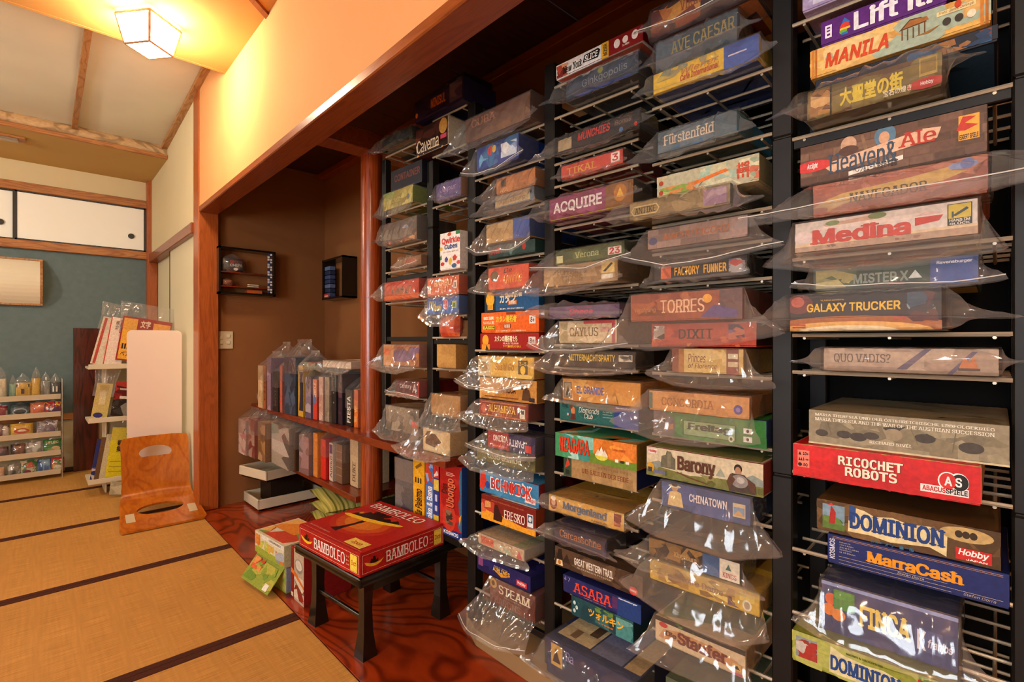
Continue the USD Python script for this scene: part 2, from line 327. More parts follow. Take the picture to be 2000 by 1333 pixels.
# far wall
wf = struct('wall_far')
M().box(-2.95, YF, -.05, .85, YF + .1, .42).build('lower_panel', FUSUMA, wf)
M().box(-2.95, YF - .004, .47, XW, YF + .1, 1.76).build('teal_panel', TEAL, wf)
M().box(-2.95, YF, 2.27, .85, YF + .1, 2.75).build('upper_panel', WALLCREAM, wf)
M().box(-2.95, YF - .03, .42, XW, YF + .05, .472, .004).build('rail', PALEWOODX, wf)
M().box(-2.95, YF - .04, 1.76, XW, YF + .05, 1.825, .004).build('rail', PALEWOODX, wf)
M().box(-2.95, YF - .03, 2.205, XW, YF + .05, 2.27, .004).build('rail', PALEWOODX, wf)
S('baseboard_far', M().box(-2.95, YF - .02, 0, XW, YF, .035, .003), DARKTRIM)
for i, (x0, x1) in enumerate(((-.12, .69), (-.95, -.10), (-1.8, -.93))):
    t = struct('window_%d' % (i + 1)); dy = (0, .022, 0)[i]
    M().box(x0, YF - .018 + dy, 1.83, x1, YF - .008 + dy, 2.2).build('panel', WHITEP, t)
    m = M()
    for a in ((x0 - .012, 1.826, x0 + .012, 2.204), (x1 - .012, 1.826, x1 + .012, 2.204), (x0, 1.826, x1, 1.838), (x0, 2.192, x1, 2.204)): m.box(a[0], YF - .022 + dy, a[1], a[2], YF - .004 + dy, a[3])
    m.build('frame', DARKTRIM, t)
    c = trimesh.creation.cylinder(.022, .012, sections=24); c.apply_transform(trimesh.transformations.rotation_matrix(np.pi / 2, [1, 0, 0])); c.apply_translation((x1 - .1, YF - .022 + dy, 1.95)); M().add(c).build('pull_handle', DARKTRIM, t)
# closet wall beside the alcove: sliding doors below, plaster above
wc = struct('wall_closet')
M().box(XW, 3.69, 1.80, XW + .1, YF + .1, 2.75).build('upper_panel', WALLCREAM, wc)
M().box(XW - .02, 3.69, 1.73, XW + .1, YF, 1.80, .004).build('rail', BEAMWOOD, wc)
M().box(XW - .03, YF - .09, 0, XW + .05, YF + .02, 2.45, .004).build('corner_post', POSTWOOD, wc)
for i, (y0, y1, dx) in enumerate(((3.69, 4.56, .012), (4.50, 5.31, .045))):
    d = struct('door_%d' % (i + 1))
    M().box(XW + dx, y0, .015, XW + dx + .022, y1, 1.73).build('panel', FUSUMA, d)
    M().box(XW + dx - .004, y0 - .001, .015, XW + dx + .026, y0 + .006, 1.73).box(XW + dx - .004, y1 - .006, .015, XW + dx + .026, y1 + .001, 1.73).build('edge_strip', DARKTRIM, d)
M().box(XW, 3.69, 0, XW + .1, YF, .014).build('sill', BEAMWOOD, wc)
S('trim_1', M().box(XW - .006, 3.55, 0, XW + .105, 3.69, 2.63, .005), POSTWOOD)
# header over the alcove
S('wall_header', M().box(XW, -2.6, 1.872, XW + .09, 3.55, 2.80), WALLPEACH)
S('trim_2', M().box(XW - .004, -2.6, 1.84, XW + .1, 3.552, 1.876, .004), BEAMWOOD)
S('trim_3', M().box(XW + .1, 2.06, 1.90, 1.6, 2.17, 1.985, .004), BEAMWOOD)
# alcove shell
S('wall_alcove_end', M().box(XW + .09, 3.60, 0, 1.66, 3.70, 2.3), WALLBROWN)
S('wall_back', M().box(1.525, -1.3, 0, 1.62, 3.62, 2.3), WALLBROWN)
S('wall_alcove_near', M().box(XW + .09, -1.3, 0, 1.62, -1.2, 2.3), WALLBROWN)
ca = struct('ceiling_alcove')
ys = [-1.2, -.6, 0., .6, 1.2, 1.8, 2.4, 3.0, 3.61]
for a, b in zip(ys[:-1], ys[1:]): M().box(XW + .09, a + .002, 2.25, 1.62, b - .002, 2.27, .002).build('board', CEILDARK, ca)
M().box(1.47, -1.2, 2.21, 1.525, 3.6, 2.25, .003).build('batten', BEAMWOOD, ca)
# ceilings
ce = struct('ceiling')
M().box(-2.95, -2.65, ZC, XW, 2.36, ZC + .03).build('panel', CEILORANGE, ce)
M().box(-2.95, 2.36, ZC, XW, 2.975, ZC + .03).build('panel', CEILORANGE, ce)
M().box(-2.95, 2.96, ZC - .001, XW, 2.978, 2.70).build('fascia', CEILORANGE, ce)
P = np.array([(XW + .01, 2.30, ZC - .014), (XW + .01, 2.335, ZC - .014), (.42, 2.05, ZC - .014), (.42, 2.015, ZC - .014)])
M().add(trimesh.Trimesh(np.vstack([P, P + [0, 0, .02]])).convex_hull).build('batten', BEAMWOOD, ce)
def slope(y): return 2.66 - (y - 2.975) * .072
for a, b in ((-1.15, .175), (.205, .70)):
    # one sagging paper sheet between the battens
    nx, ny = 24, 24; X, Y = np.meshgrid(np.linspace(a, b, nx), np.linspace(2.96, 4.66, ny), indexing='ij'); U = (X - a) / (b - a); Vv = (Y - 2.96) / 1.7
    Z = slope(Y) - .012 * np.sin(np.pi * U) * np.sin(np.pi * Vv) + .006 * (meshkit.noise(np.stack([X * 5, Y * 5, X * 0], -1), 4) - .5) - .010 * np.exp(-((X - .19) ** 2 / .012 + (Y - 3.9) ** 2 / .02))
    i, j = np.meshgrid(np.arange(nx - 1), np.arange(ny - 1), indexing='ij'); F = np.stack([i * ny + j, i * ny + j + 1, (i + 1) * ny + j + 1, (i + 1) * ny + j], -1).reshape(-1, 4)
    M().add(np.stack([X, Y, Z], -1).reshape(-1, 3), F).build('sheet', CEILCREAM, ce, smooth=True)
M().box(-2.95, 2.975, 2.74, XW + .1, 5.5, 2.77).build('upper_board', CEILCREAM, ce)
def slat(x0, x1, drop=.03):
    P = [(x, y, slope(y) - dz) for x in (x0, x1) for y in (2.97, 4.67) for dz in (-.004, drop)]
    return trimesh.Trimesh(P).convex_hull
M().add(slat(.175, .205)).build('batten', PALEWOOD, ce)
M().add(slat(.69, XW)).build('batten', PALEWOOD, ce)
M().add(slat(-1.18, -1.15)).build('batten', PALEWOOD, ce)
M().add(*tube([(x, 4.66, 2.50) for x in np.linspace(-2.9, XW, 12)], .06, 16)).build('log_beam', BARK, ce, smooth=40)
M().box(-2.95, 4.58, 2.435, XW, YF, 2.448).build('soffit', SOFFIT, ce)
M().box(-2.95, 4.565, 2.430, XW, 4.582, 2.462, .003).build('soffit_edge', PALEWOODX, ce)
# the rest of the room, behind the photographer
S('wall_left', M().box(-2.95, -2.6, 0, -2.9, -.7, 2.75).box(-2.95, 1.3, 0, -2.9, 5.5, 2.75).box(-2.95, -.7, 0, -2.9, 1.3, .75).box(-2.95, -.7, 2.05, -2.9, 1.3, 2.75), WALLCREAM)
S('wall_near', M().box(-2.95, -2.65, 0, .85, -2.6, 2.75), WALLCREAM)
t = struct('window_4')
M().box(-2.96, -.7, .75, -2.945, 1.3, 2.05).build('pane', DAYPANE, t)
m = M()
for y in np.linspace(-.7, 1.3, 6): m.box(-2.945, y - .012, .75, -2.91, y + .012, 2.05)
for z in np.linspace(.75, 2.05, 4): m.box(-2.945, -.7, z - .012, -2.91, 1.3, z + .012)
m.build('frame', PALEWOOD, t)
# ---------------------------------------------------------------- lamps
def lantern(x, y, rz, label, zt=ZC, lit=None):
    t = thing('ceiling_lantern', (x, y, zt - .135), rz, label, 'lamp', 'paper ceiling lanterns')
    a, b, h = .082, .060, .118
    v = [(sx * b, sy * b, 0) for sx, sy in ((-1, -1), (1, -1), (1, 1), (-1, 1))] + [(sx * a, sy * a, h) for sx, sy in ((-1, -1), (1, -1), (1, 1), (-1, 1))]
    M().add(trimesh.Trimesh(v).convex_hull).build('shade', lit or PAPERLAMP, t)
    m = M()
    for i in range(4):
        j = (i + 1) % 4; q = np.array(v)
        m.add(*tube([q[i] * [1.012, 1.012, 1], q[i + 4] * [1.012, 1.012, 1]], .0045, 6)).add(*tube([q[i], q[j]], .0045, 6)).add(*tube([q[i + 4], q[j + 4]], .006, 6))
    m.build('frame', PALEWOOD, t)
    M().box(-.06, -.06, h + .002, .06, .06, .135, .003).build('mount', PALEWOOD, t)
    if zt < ZC: M().add(*tube([(0, 0, .134), (0, 0, slope(y) - zt + .135)], .004, 8)).build('cord', DARKTRIM, t)
lantern(.36, 2.70, 38, 'glowing square paper lantern under the orange ceiling')
lantern(-1.15, -.35, 20, 'square paper lantern over the tatami behind the viewer')
lantern(-1.45, 4.0, 10, 'square paper lantern over the far end of the tatami', 2.26, COOLLAMP)
t = thing('wall_sconce', (-.115, YF - .004, 1.325), 0, 'curved white wall lamp in a wooden frame on the teal wall', 'lamp')
an = np.linspace(-1, 1, 13); prof = [(-.02 - .075 * (1 - q * q), .18 + q * .17) for q in an]
m = M(); m2 = M()
for (y0, z0), (y1, z1) in zip(prof[:-1], prof[1:]): m.add([(-.135, y0, z0), (.135, y0, z0), (.135, y1, z1), (-.135, y1, z1)], [(0, 1, 2, 3)])
m.build('diffuser', SCONCE, t, smooth=True)
for x in (-.15, .135):
    P = [(x + d, y - .006, z) for d in (0, .015) for y, z in prof] + [(x + d, 0, z) for d in (0, .015) for z in (.01, .35)]
    m2.add(trimesh.Trimesh(P).convex_hull)
m2.box(-.15, -.03, .0, .15, 0, .014).box(-.15, -.03, .346, .15, 0, .36)
m2.build('frame', PALEWOOD, t)
t = thing('soffit_vent', (-.165, 4.80, 2.405), 0, 'small grey vent in a wooden surround under the soffit', 'vent')
M().box(-.11, -.05, .014, .11, .05, .03, .003).build('surround', PALEWOODX, t)
M().box(-.075, -.03, 0, .075, .03, .018, .004).build('grille', CHROME, t)
# wall switch
t = thing('switch_plate', (.872, 3.6, 1.0), 0, 'cream light switch plate on the brown alcove wall', 'light switch')
M().box(-.05, -.008, 0, .05, 0, .112, .002).build('plate', CREAMPL, t)
for x, z in ((-.03, .03), (-.03, .062), (.012, .03), (.012, .07)): M().box(x, -.012, z, x + .02, -.007, z + .022, .002).build('rocker', WHITEPL, t)
# round pillar
t = M().add(*tube([(0, 0, z) for z in np.linspace(0, 1.9, 6)], .0485, 28)).build('round_pillar', PILLAR, None, smooth=50, xf=trimesh.transformations.translation_matrix((1.115, 2.115, 0)))
tag(t, 'round red-brown polished wooden pillar standing in the alcove', 'pillar')
# alcove boards and platform
t = M().box(1.03, 1.43, .605, 1.52, 3.598, .637, .003).build('alcove_shelf', SHELFWOOD); tag(t, 'long upper dark red wooden shelf board of the alcove', 'shelf')
t = M().box(1.10, 1.435, .307, 1.50, 2.06, .335, .003).build('low_black_shelf', STEEL); tag(t, 'black low shelf carrying the row of upright boxes', 'shelf')
t = M().box(1.06, 2.165, .305, 1.52, 3.598, .335, .003).build('alcove_shelf', SHELFWOOD); tag(t, 'lower dark red wooden shelf board near the alcove floor', 'shelf')
pl = Polygon([(1.12, -1.1), (1.5, -1.1), (1.5, 1.32), (1.30, 1.46), (1.16, 1.44), (1.12, 1.34)]).buffer(.02)
e = trimesh.creation.extrude_polygon(pl, .055, engine='earcut')
t = M().add(e).build('rack_platform', MATBOARD); tag(t, 'low beige board platform under the black racks', 'platform')
# ---------------------------------------------------------------- racks.  Along a rack: s (away from the viewer); out of it, to the room: o
RA = math.radians(2.6); RD = np.array([-math.sin(RA), math.cos(RA), 0]); RN = np.array([-math.cos(RA), -math.sin(RA), 0]); P0 = np.array([1.17, .35, 0])
def rk(s, o, z): return P0 + RD * s + RN * o + [0, 0, z]
RXF = np.eye(4); RXF[:3, 0] = RD; RXF[:3, 1] = -RN; RXF[:3, 3] = P0      # rack frame: x along, y into the rack
SH = {'D': [0.3779, 0.4725, 0.6074, 0.7719, 0.984, 1.0619, 1.2226, 1.4797, 1.7226], 'CR': [0.141, 0.3075, 0.4508, 0.6415, 0.8106, 0.9671, 1.1883, 1.272, 1.3425, 1.5043, 1.6486], 'CL': [0.0794, 0.2541, 0.3886, 0.464, 0.5459, 0.6519, 0.8129, 0.9695, 1.0366, 1.1992, 1.3873, 1.5158, 1.5838, 1.7239, 1.8186], 'B': [0.1763, 0.3637, 0.4485, 0.6383, 0.7915, 1.0162, 1.3214, 1.4753, 1.6151, 1.7204], 'A2': [1.1427, 1.3049, 1.5642, 1.7597, 1.8999, 0.943, 0.767, 1.0625], 'A1': [0.6736, 0.8193, 0.9405, 1.2103, 1.3431, 1.4423, 1.5902, 1.846], 'V': []}
def wires(s0, s1, z, depth=.32, n=5):
    m = M(); r = .0035
    for k in range(n):
        y = .004 + (depth - .01) * k / (n - 1)
        m.add(*tube([(s0, y, z), (s1, y, z)], r if k else .0042, 6))
    for s in (s0 + .022, s1 - .022, (s0 + s1) / 2): m.add(*tube([(s, 0.004, z - .006), (s, depth, z - .006)], .003, 6))
    return m
def post(m, s, y, z0, z1, w=.041):
    cuts = [z0] + [c for c in (.76, 1.49) if z0 < c < z1] + [z1]
    for a, b in zip(cuts[:-1], cuts[1:]): m.box(s - w / 2, y, a + .0015, s + w / 2, y + w, b - .0015, .003)
    m.box(s - w / 2 + .004, y + .004, z0, s + w / 2 - .004, y + w - .004, z1)
rack = thing('wire_rack', (0, 0, 0), 0, 'tall black steel rack with wire shelves along the alcove', 'rack')
for s in (-.335, .038, .69, 1.05):
    for y in (.0, .30):
        m = M(); post(m, s, y, .055, (1.9, 2.1)[s < .5]); m.build('post', STEEL, rack, xf=RXF)
m = M(); post(m, .365, .304, .055, 1.88, .022); m.build('post', STEEL, rack, xf=RXF)
for bay, s0, s1 in (('D', -.315, .018), ('CR', .058, .345), ('CL', .385, .67), ('B', .71, 1.03)):
    for z in SH[bay]: wires(s0, s1, z).build('wire_shelf', RODM, rack, xf=RXF)
for s0, s1, zz in ((-.315, .018, (1.478, .20)), (.71, 1.03, (.14,))):
    for z in zz: M().box(s0, .006, z - .02, s1, .022, z, .002).build('cross_bar', STEEL, rack, xf=RXF)
M().box(-.315, .329, .1, 1.03, .333, 1.88).build('back_panel', BACKSTEEL, rack, xf=RXF)
rack2 = thing('wire_rack', (0, 0, 0), 0, 'narrow black steel rack standing on the wooden board behind the pillar', 'rack')
for s in (1.294, 1.625):
    for y in (.0, .26):
        m = M(); post(m, s, y, .637, 1.84 if s > 1.5 else 1.752, .03 if s > 1.5 else .036); m.build('post', STEEL, rack2, xf=RXF)
for bay, s0, s1 in (('A2', 1.075, 1.276), ('A1', 1.312, 1.61)):
    for z in SH[bay]: wires(s0 if z < 1.8 or bay == 'A2' else 1.36, s1, z, .28, 4).build('wire_shelf', RODM, rack2, xf=RXF)
for s0, s1, zz in ((1.312, 1.61, (1.323, 1.068)), (1.075, 1.276, (1.058,))):
    for z in zz: M().box(s0, .006, z - .02, s1, .022, z, .002).build('cross_bar', STEEL, rack2, xf=RXF)
# ---------------------------------------------------------------- game boxes
def shade(c, k): return tuple(min(v * k, 1) for v in lin(c))
SEED = [0]
def game(x, y, z, rz, w, h, d, label, base, side, ops, bag=None, cat='board game', group=None, name='game_box', top=None, film_up=None):
    SEED[0] += 1; sd = SEED[0]
    t = thing(name, (x, y, z), rz, label, cat, group)
    up = h > w * 1.2
    M().box(-w / 2 + .0012, .0012, 0, w / 2 - .0012, d - .0012, h * .6, .0006, shade(base, .8)).build('tray', CARD, t)
    m = M(); m.box(-w / 2, 0, .0035, w / 2, d, h, .001, side); lid = m.build('lid', CARD, t)
    m = M()
    m.add([(-w / 2 + .0008, -.0002, .004), (w / 2 - .0008, -.0002, .004), (w / 2 - .0008, -.0002, h - .0008), (-w / 2 + .0008, -.0002, h - .0008)], [(0, 1, 2, 3)], base)
    fr = lambda X, Y, e: np.stack([X - w / 2, 0 * X - e, Y], 1)
    deco = [o for o in ops if o[0] != 'T']; words = [o for o in ops if o[0] == 'T']
    art(m, deco, w, h, fr)
    if z < 1.05:
        ft = lambda X, Y, e: np.stack([X - w / 2, Y, 0 * X + h + e], 1)
        tb = top or [('r', .01, .01, .99, .99, base)] + [('n', .03, .03, .97, .97, ','.join(['%s' % c for c in PAL(base, side, ops)]), sd, 10)]
        art(m, tb, w, d, ft)
    else:
        fb = lambda X, Y, e: np.stack([w / 2 - X, Y, 0 * X - e], 1)
        art(m, [('r', .02, .02, .98, .98, PAL(base, side, ops)[0]), ('n', .08, .1, .92, .9, ','.join(PAL(base, side, ops)), sd, 8)], w, d, fb, 1e-4)
    m.build('artwork', CARD, lid)
    if words:
        e1 = 2.5e-4 + 9e-5 * (len(deco) + 1 + sum(o[7] * .25 for o in deco if o[0] == 'n'))
        for k, o in enumerate(words):
            m = M(); art(m, [o], w, h, fr, e1 + k * 5e-5, 5e-5); m.build('lettering', CARD, lid)
    if bag:
        if bag[0] == 'up':
            V, F, ln = bag_mesh(w, d, h, 'up', bag[1], .5, bag[2], bag[3], sd)
            V = np.stack([V[:, 0], V[:, 2], h - V[:, 1]], 1); F = F[:, ::-1]
        else: V, F, ln = bag_mesh(w, h, d, bag[0], bag[1], bag[2], bag[3], bag[4], sd)
        bg = M().add(V, F).build('plastic_bag', FILM, t, smooth=24)
        if bag[0] == 'h' or (bag[0] == 'm' and sd % 3 == 0): M().add(*tube(ln + [0, -.0022, 0], .0011, 5)).build('zip_seal', ZIP, bg)
    return t
def PAL(base, side, ops):
    c = [o[5] for o in ops if o[0] == 'n' and isinstance(o[5], str)]
    return (c[0].split(',') if c else [base, side])
for g in [
(1.1553,.2334,.3827,-87.4,.2574,.0638,.28,'lime-green game box with blue gothic letters under the bagged one','a3a743','8a9136',[('n',0,0,1,1,'adb14e,989c3c,b8ba60',39,14),('r',.03,.2,.18,.86,'8f9a9a'),('n',.03,.2,.18,.8,'b03a30,c8c0b0,6a4a3a,a04438',40,12),('T',.37,.82,.6,.88,'BROWN & DAUGHTERS','3a3a1c','s'),('p',[(.26,.1),(.27,.92),(.36,.76),(.5,.7),(.6,.74),(.72,.62),(.72,.04),(.5,.1)],'e2d8a2'),('T',.27,.2,.71,.66,'DOMINION','2a4a86','sb'),('r',.8,.56,.96,.86,'cc2a24'),('T',.81,.62,.95,.82,'Hobby','f6efe6','bi'),('n',.8,.86,1,1,'5a8a3a,3a6a2c,7a9a4a',41,8)],None,'board game','games in the single-stack rack bay'),
(1.1367,.2012,.4803,-87.4,.203,.0967,.24,'violet-blue game box with oranges and glowing yellow letters in a bag','37406e','2c345e',[('n',0,.0,1,.4,'3f4878,2f3866,454c7c',37,10),('e',.08,.66,.11,.12,'e2642c'),('e',.06,.44,.11,.12,'e8802c'),('e',.14,.38,.12,.12,'ea8a34'),('n',.1,.5,.27,.88,'4a8a3a,6aa848,2f6a34,5c9a40',38,18),('T',.3,.3,.69,.72,'FINCA','efd36a','sb'),('r',.715,.22,.9,.62,'50588a'),('p',[(.73,.24),(.73,.6),(.745,.6),(.745,.45),(.775,.6),(.79,.58),(.76,.42),(.79,.24),(.77,.24),(.745,.4),(.745,.24)],'f0eef4'),('T',.795,.28,.97,.48,'franjos','e8e4f0','bi'),('r',.0,.93,1,1,'8f9cc8')],('m',.035,.1,.04,.05),'board game','games in the single-stack rack bay'),
(1.1433,.1659,.6122,-87.4,.2566,.0577,.29,'navy game box with ornate orange letters and thin gold rules','1f2a66','182150',[('r',.035,.92,.97,.935,'b98a4c'),('r',.035,.88,.97,.892,'b98a4c'),('r',.075,.3,.7,.312,'b9a884'),('r',.075,.19,.97,.202,'b9a884'),('r',.075,.08,.72,.092,'b9a884'),('T',.245,.36,.785,.72,'MarraCash','eb9a1e','sb'),('T',.43,.22,.58,.29,'Stefan Dorra','c6bfa8','i'),('T',.08,.76,.15,.81,'Brettspiel für','c6bfa8',''),('T',.08,.68,.17,.73,'3 bis 4 Spieler','c6bfa8',''),('T',.08,.6,.2,.65,'Alter ab 12 Jahren','c6bfa8',''),('T',.08,.52,.16,.57,'Spieldauer','c6bfa8',''),('T',.08,.44,.18,.49,'ca. 60 Minuten','c6bfa8',''),('T',.015,.18,.05,.86,'KOSMOS','cfd2e4','bv'),('T',.78,.09,.94,.17,'Stefan Dorra','b9a884','i')],None,'board game','games in the single-stack rack bay'),
(1.1476,.1813,.671,-87.4,.2661,.0629,.29,'parchment-brown game box with blue gothic letters and a red knight picture','6a4a26','4a3218',[('n',0,0,1,1,'76552c,5e4222,805e34,523a1c',35,18),('r',.04,.12,.18,.88,'7f9cae'),('p',[(.04,.12),(.18,.12),(.18,.4),(.04,.5)],'5c7a34'),('n',.05,.3,.18,.6,'6b8a3c,86a4b8,4a6a2c',36,7),('p',[(.08,.3),(.095,.86),(.125,.66),(.12,.3)],'b02a24'),('p',[(.07,.86),(.1,.94),(.11,.86)],'d03a30'),('p',[(.2,.16),(.21,.94),(.3,.88),(.36,.76),(.46,.84),(.55,.74),(.66,.8),(.75,.66),(.745,.06),(.66,.22),(.55,.16),(.45,.1),(.34,.18)],'e6d5a0'),('p',[(.205,.5),(.21,.98),(.25,.94),(.245,.46)],'2c4f8e'),('T',.212,.28,.74,.78,'DOMINION','22407e','sb'),('T',.34,-.06,.58,.08,'ドミニオン：第二版','3a6a86','jb'),('e',.84,.76,.55,.2,'c2a468'),('e',.805,.76,.08,.1,'3a2a18'),('e',.84,.76,.08,.1,'3a2a18'),('e',.875,.76,.08,.1,'3a2a18'),('r',.79,.08,.96,.4,'c82a24'),('T',.8,.17,.95,.38,'Hobby','f8f2ea','bi'),('T',.84,.09,.94,.14,'JAPAN','f8f2ea','b')],None,'board game','games in the single-stack rack bay'),
(1.1263,.2106,.7767,-87.4,.2806,.0655,.29,'bright red game box with jagged white letters and a round two-tone emblem','cf1c1a','c9a06a',[('n',0,0,1,1,'d6211e,c41a19,cb1e1c',33,14),('r',.03,.3,.105,.82,'f0826a'),('T',.065,.68,.1,.77,'10+','2a1210','b'),('T',.065,.51,.1,.6,'1-∞','2a1210','b'),('T',.065,.34,.095,.43,'30','2a1210','b'),('p',[(.035,.67),(.045,.78),(.055,.67)],'2a1210'),('p',[(.035,.5),(.042,.6),(.049,.5)],'2a1210'),('p',[(.048,.5),(.055,.6),(.062,.5)],'2a1210'),('e',.046,.38,.055,.055,'2a1210'),('T',.283,.53,.637,.8,'RICOCHET','5a1a10','z'),('T',.28,.54,.634,.81,'RICOCHET','f6ecd2','z'),('T',.323,.23,.607,.5,'ROBOTS','5a1a10','z'),('T',.32,.24,.604,.51,'ROBOTS','f6ecd2','z'),('r',.72,.16,.945,.36,'f4efe8'),('e',.85,.52,.2,.24,'f4efe8'),('e',.9,.52,.2,.24,'f4efe8'),('e',.905,.52,.17,.21,'1c1614'),('e',.85,.52,.17,.21,'d42a24'),('T',.835,.4,.87,.64,'A','f8f4f0','b'),('T',.885,.4,.915,.64,'S','f8f4f0','b'),('T',.73,.2,.84,.33,'ABACUS','c2221c','b'),('T',.842,.2,.94,.33,'SPIELE','1c1614','b')],None,'board game','games in the single-stack rack bay'),
(1.1475,.1831,.8434,-87.4,.2905,.068,.3,'olive-grey game box printed with soldiers in cocked hats','94876a','86795e',[('n',0,0,1,.7,'a19474,877a5c,9c8f70,7c7056',31,30),('r',0,0,1,.05,'d8c69a'),('e',.08,.34,.16,.1,'4a4034'),('e',.21,.36,.18,.11,'4a4034'),('e',.29,.33,.2,.12,'443a2e'),('e',.36,.4,.18,.1,'4a4034'),('p',[(.42,.66),(.46,.5),(.5,.6),(.54,.74),(.47,.72)],'40362a'),('e',.475,.5,.2,.16,'9a8a6c'),('e',.63,.48,.22,.12,'443a2e'),('p',[(.6,.5),(.64,.62),(.69,.5)],'443a2e'),('e',.84,.36,.24,.14,'4a4034'),('p',[(.37,.86),(.39,.86),(.44,.42),(.42,.42)],'7c6e54'),('p',[(.1,.8),(.105,.8),(.14,.3),(.135,.3)],'74684e'),('p',[(.56,.7),(.565,.7),(.6,.3),(.595,.3)],'74684e'),('p',[(.77,.7),(.775,.7),(.76,.2),(.755,.2)],'74684e'),('T',.04,.84,.94,.93,'MARIA THERESIA UND DER ÖSTERREICHISCHE ERBFOLGEKRIEG','efe8d2','s'),('T',.04,.7,.94,.79,'MARIA THERESIA AND THE WAR OF THE AUSTRIAN SUCCESSION','efe8d2','s'),('T',.35,.2,.57,.3,'RICHARD SIVÉL','efe8d2','s')],None,'board game','games in the single-stack rack bay'),
(1.1479,.1762,.9918,-87.4,.2512,.0445,.25,'long beige marble game box sealed in a taut bag','a68a72','937a66',[('n',0,0,1,1,'b0957c,9a7f6a,bca288',29,14),('r',.0,.0,1,.12,'93795f'),('r',.04,.22,.62,.86,'b79d84'),('p',[(.46,.14),(.52,.14),(.66,.98),(.62,.98)],'5a4c66'),('p',[(.74,.0),(.77,.0),(.9,.9),(.87,.9)],'5a4c66'),('T',.07,.36,.43,.76,'QUO VADIS?','5d4638','s'),('p',[(.8,.2),(.83,.7),(.86,.5),(.88,.74),(.9,.22)],'c8702c'),('r',.8,.16,.91,.26,'4a3a2e')],('t',.02,.5,.05,.03),'board game','games in the single-stack rack bay'),
(1.1201,.2371,1.0697,-87.4,.2357,.0744,.26,'black space game box with yellow letters over a glowing planet','1a1310','17110f',[('e',.42,.02,2.3,.36,'b3682a'),('e',.42,.0,1.7,.24,'f0b860'),('e',.41,-.02,1.1,.16,'fdeabc'),('e',.07,.72,.34,.26,'6a2a24'),('e',.06,.78,.16,.14,'c05a44'),('T',.13,.5,.76,.72,'GALAXY TRUCKER','efc02c','b'),('T',.23,.78,.4,.83,'VLAADA CHVÁTIL','d9a63a','b'),('T',.72,.24,.79,.34,'CG','c8453a','b'),('e',.86,.6,.2,.16,'8fa0a8'),('e',.93,.42,.12,.2,'7a9a4a'),('r',.02,.08,.12,.12,'d0402c'),('r',.02,.14,.12,.18,'d0402c'),('n',.8,.2,.98,.9,'3a4a5a,5a2a24,2a2a30',27,10)],('t',.05,.3,.09,.09),'board game','games in the single-stack rack bay'),
(1.1568,.1997,1.1507,-87.4,.2474,.0464,.26,'dark green game box with a blue publisher corner, half hidden by bags','24402f','1d3428',[('p',[(.02,.1),(.02,.9),(.24,.8),(.24,.2)],'8a8a5a'),('n',.02,.1,.3,.9,'a89a5a,4a5a3a,c0b070',23,10),('T',.28,.22,.62,.62,'MISTER X','8f9a8a','b'),('T',.42,.08,.6,.2,'SCOTLAND YARD','a03a28','b'),('p',[(.62,.3),(.66,.62),(.7,.3)],'dfe2da'),('r',.745,.0,1,1,'2c4f96'),('T',.78,.74,.97,.88,'Ravensburger','eef0f4','b')],('m',.03,.3,.03,.03),'board game','games in the single-stack rack bay'),
(1.1362,.2128,1.2304,-87.4,.2749,.0592,.27,'white game box with fat red letters and a yellow crane stamp','e6d6c6','cdbcae',[('p',[(.0,.0),(1,.0),(1,.22),(.0,.16)],'b8967a'),('p',[(.0,.16),(1,.22),(1,.3),(.0,.26)],'e6c79a'),('p',[(.15,.78),(.8,.8),(.86,.66),(.15,.66)],'f0dccb'),('p',[(.18,.84),(.5,.95),(.5,.8),(.2,.76)],'d9a98c'),('e',.24,.86,.2,.08,'8a9a5a'),('e',.5,.9,.24,.1,'7a8a4a'),('T',.1,.2,.68,.7,'Medina','cf3a22','sb'),('p',[(.7,.42),(.82,.5),(.84,.66),(.7,.66)],'cf3a22'),('p',[(.7,.7),(.76,.82),(.82,.76),(.83,.7)],'e2beb0'),('r',.86,.3,.975,.92,'2a2a26'),('r',.865,.5,.97,.9,'dfc23c'),('p',[(.88,.58),(.95,.8),(.96,.74),(.9,.56)],'3d4a48'),('r',.88,.52,.89,.7,'3d4a48'),('T',.87,.4,.965,.48,'HANS IM','efe8d8','b'),('T',.87,.31,.965,.39,'GLÜCK','efe8d8','b'),('e',.05,.5,.3,.2,'efd6cc'),('n',.1,.02,.8,.16,'9a7258,cfa684,8a6048',21,12)],('m',.06,-.75,.04,.03),'board game','games in the single-stack rack bay'),
(1.1372,.1904,1.2961,-87.4,.255,.0645,.26,'dull red game box with a parchment banner in a wide loose zip bag','a8604a','8a4a3c',[('n',0,0,1,1,'b46a52,985440,c07a60,8a4838',17,16),('p',[(.0,.3),(.12,.55),(.12,.25)],'c9a05a'),('p',[(.1,.12),(.2,.3),(.55,.42),(.78,.5),(.9,.66),(.82,.72),(.86,.86),(.6,.74),(.2,.62),(.1,.5)],'d2a85c'),('T',.24,.3,.7,.58,'NAVEGADOR','5c4526','s'),('e',.88,.82,.3,.1,'8f9cc4'),('e',.9,.84,.14,.14,'6c7cb0')],('h',.06,.15,.12,.16),'board game','games in the single-stack rack bay'),
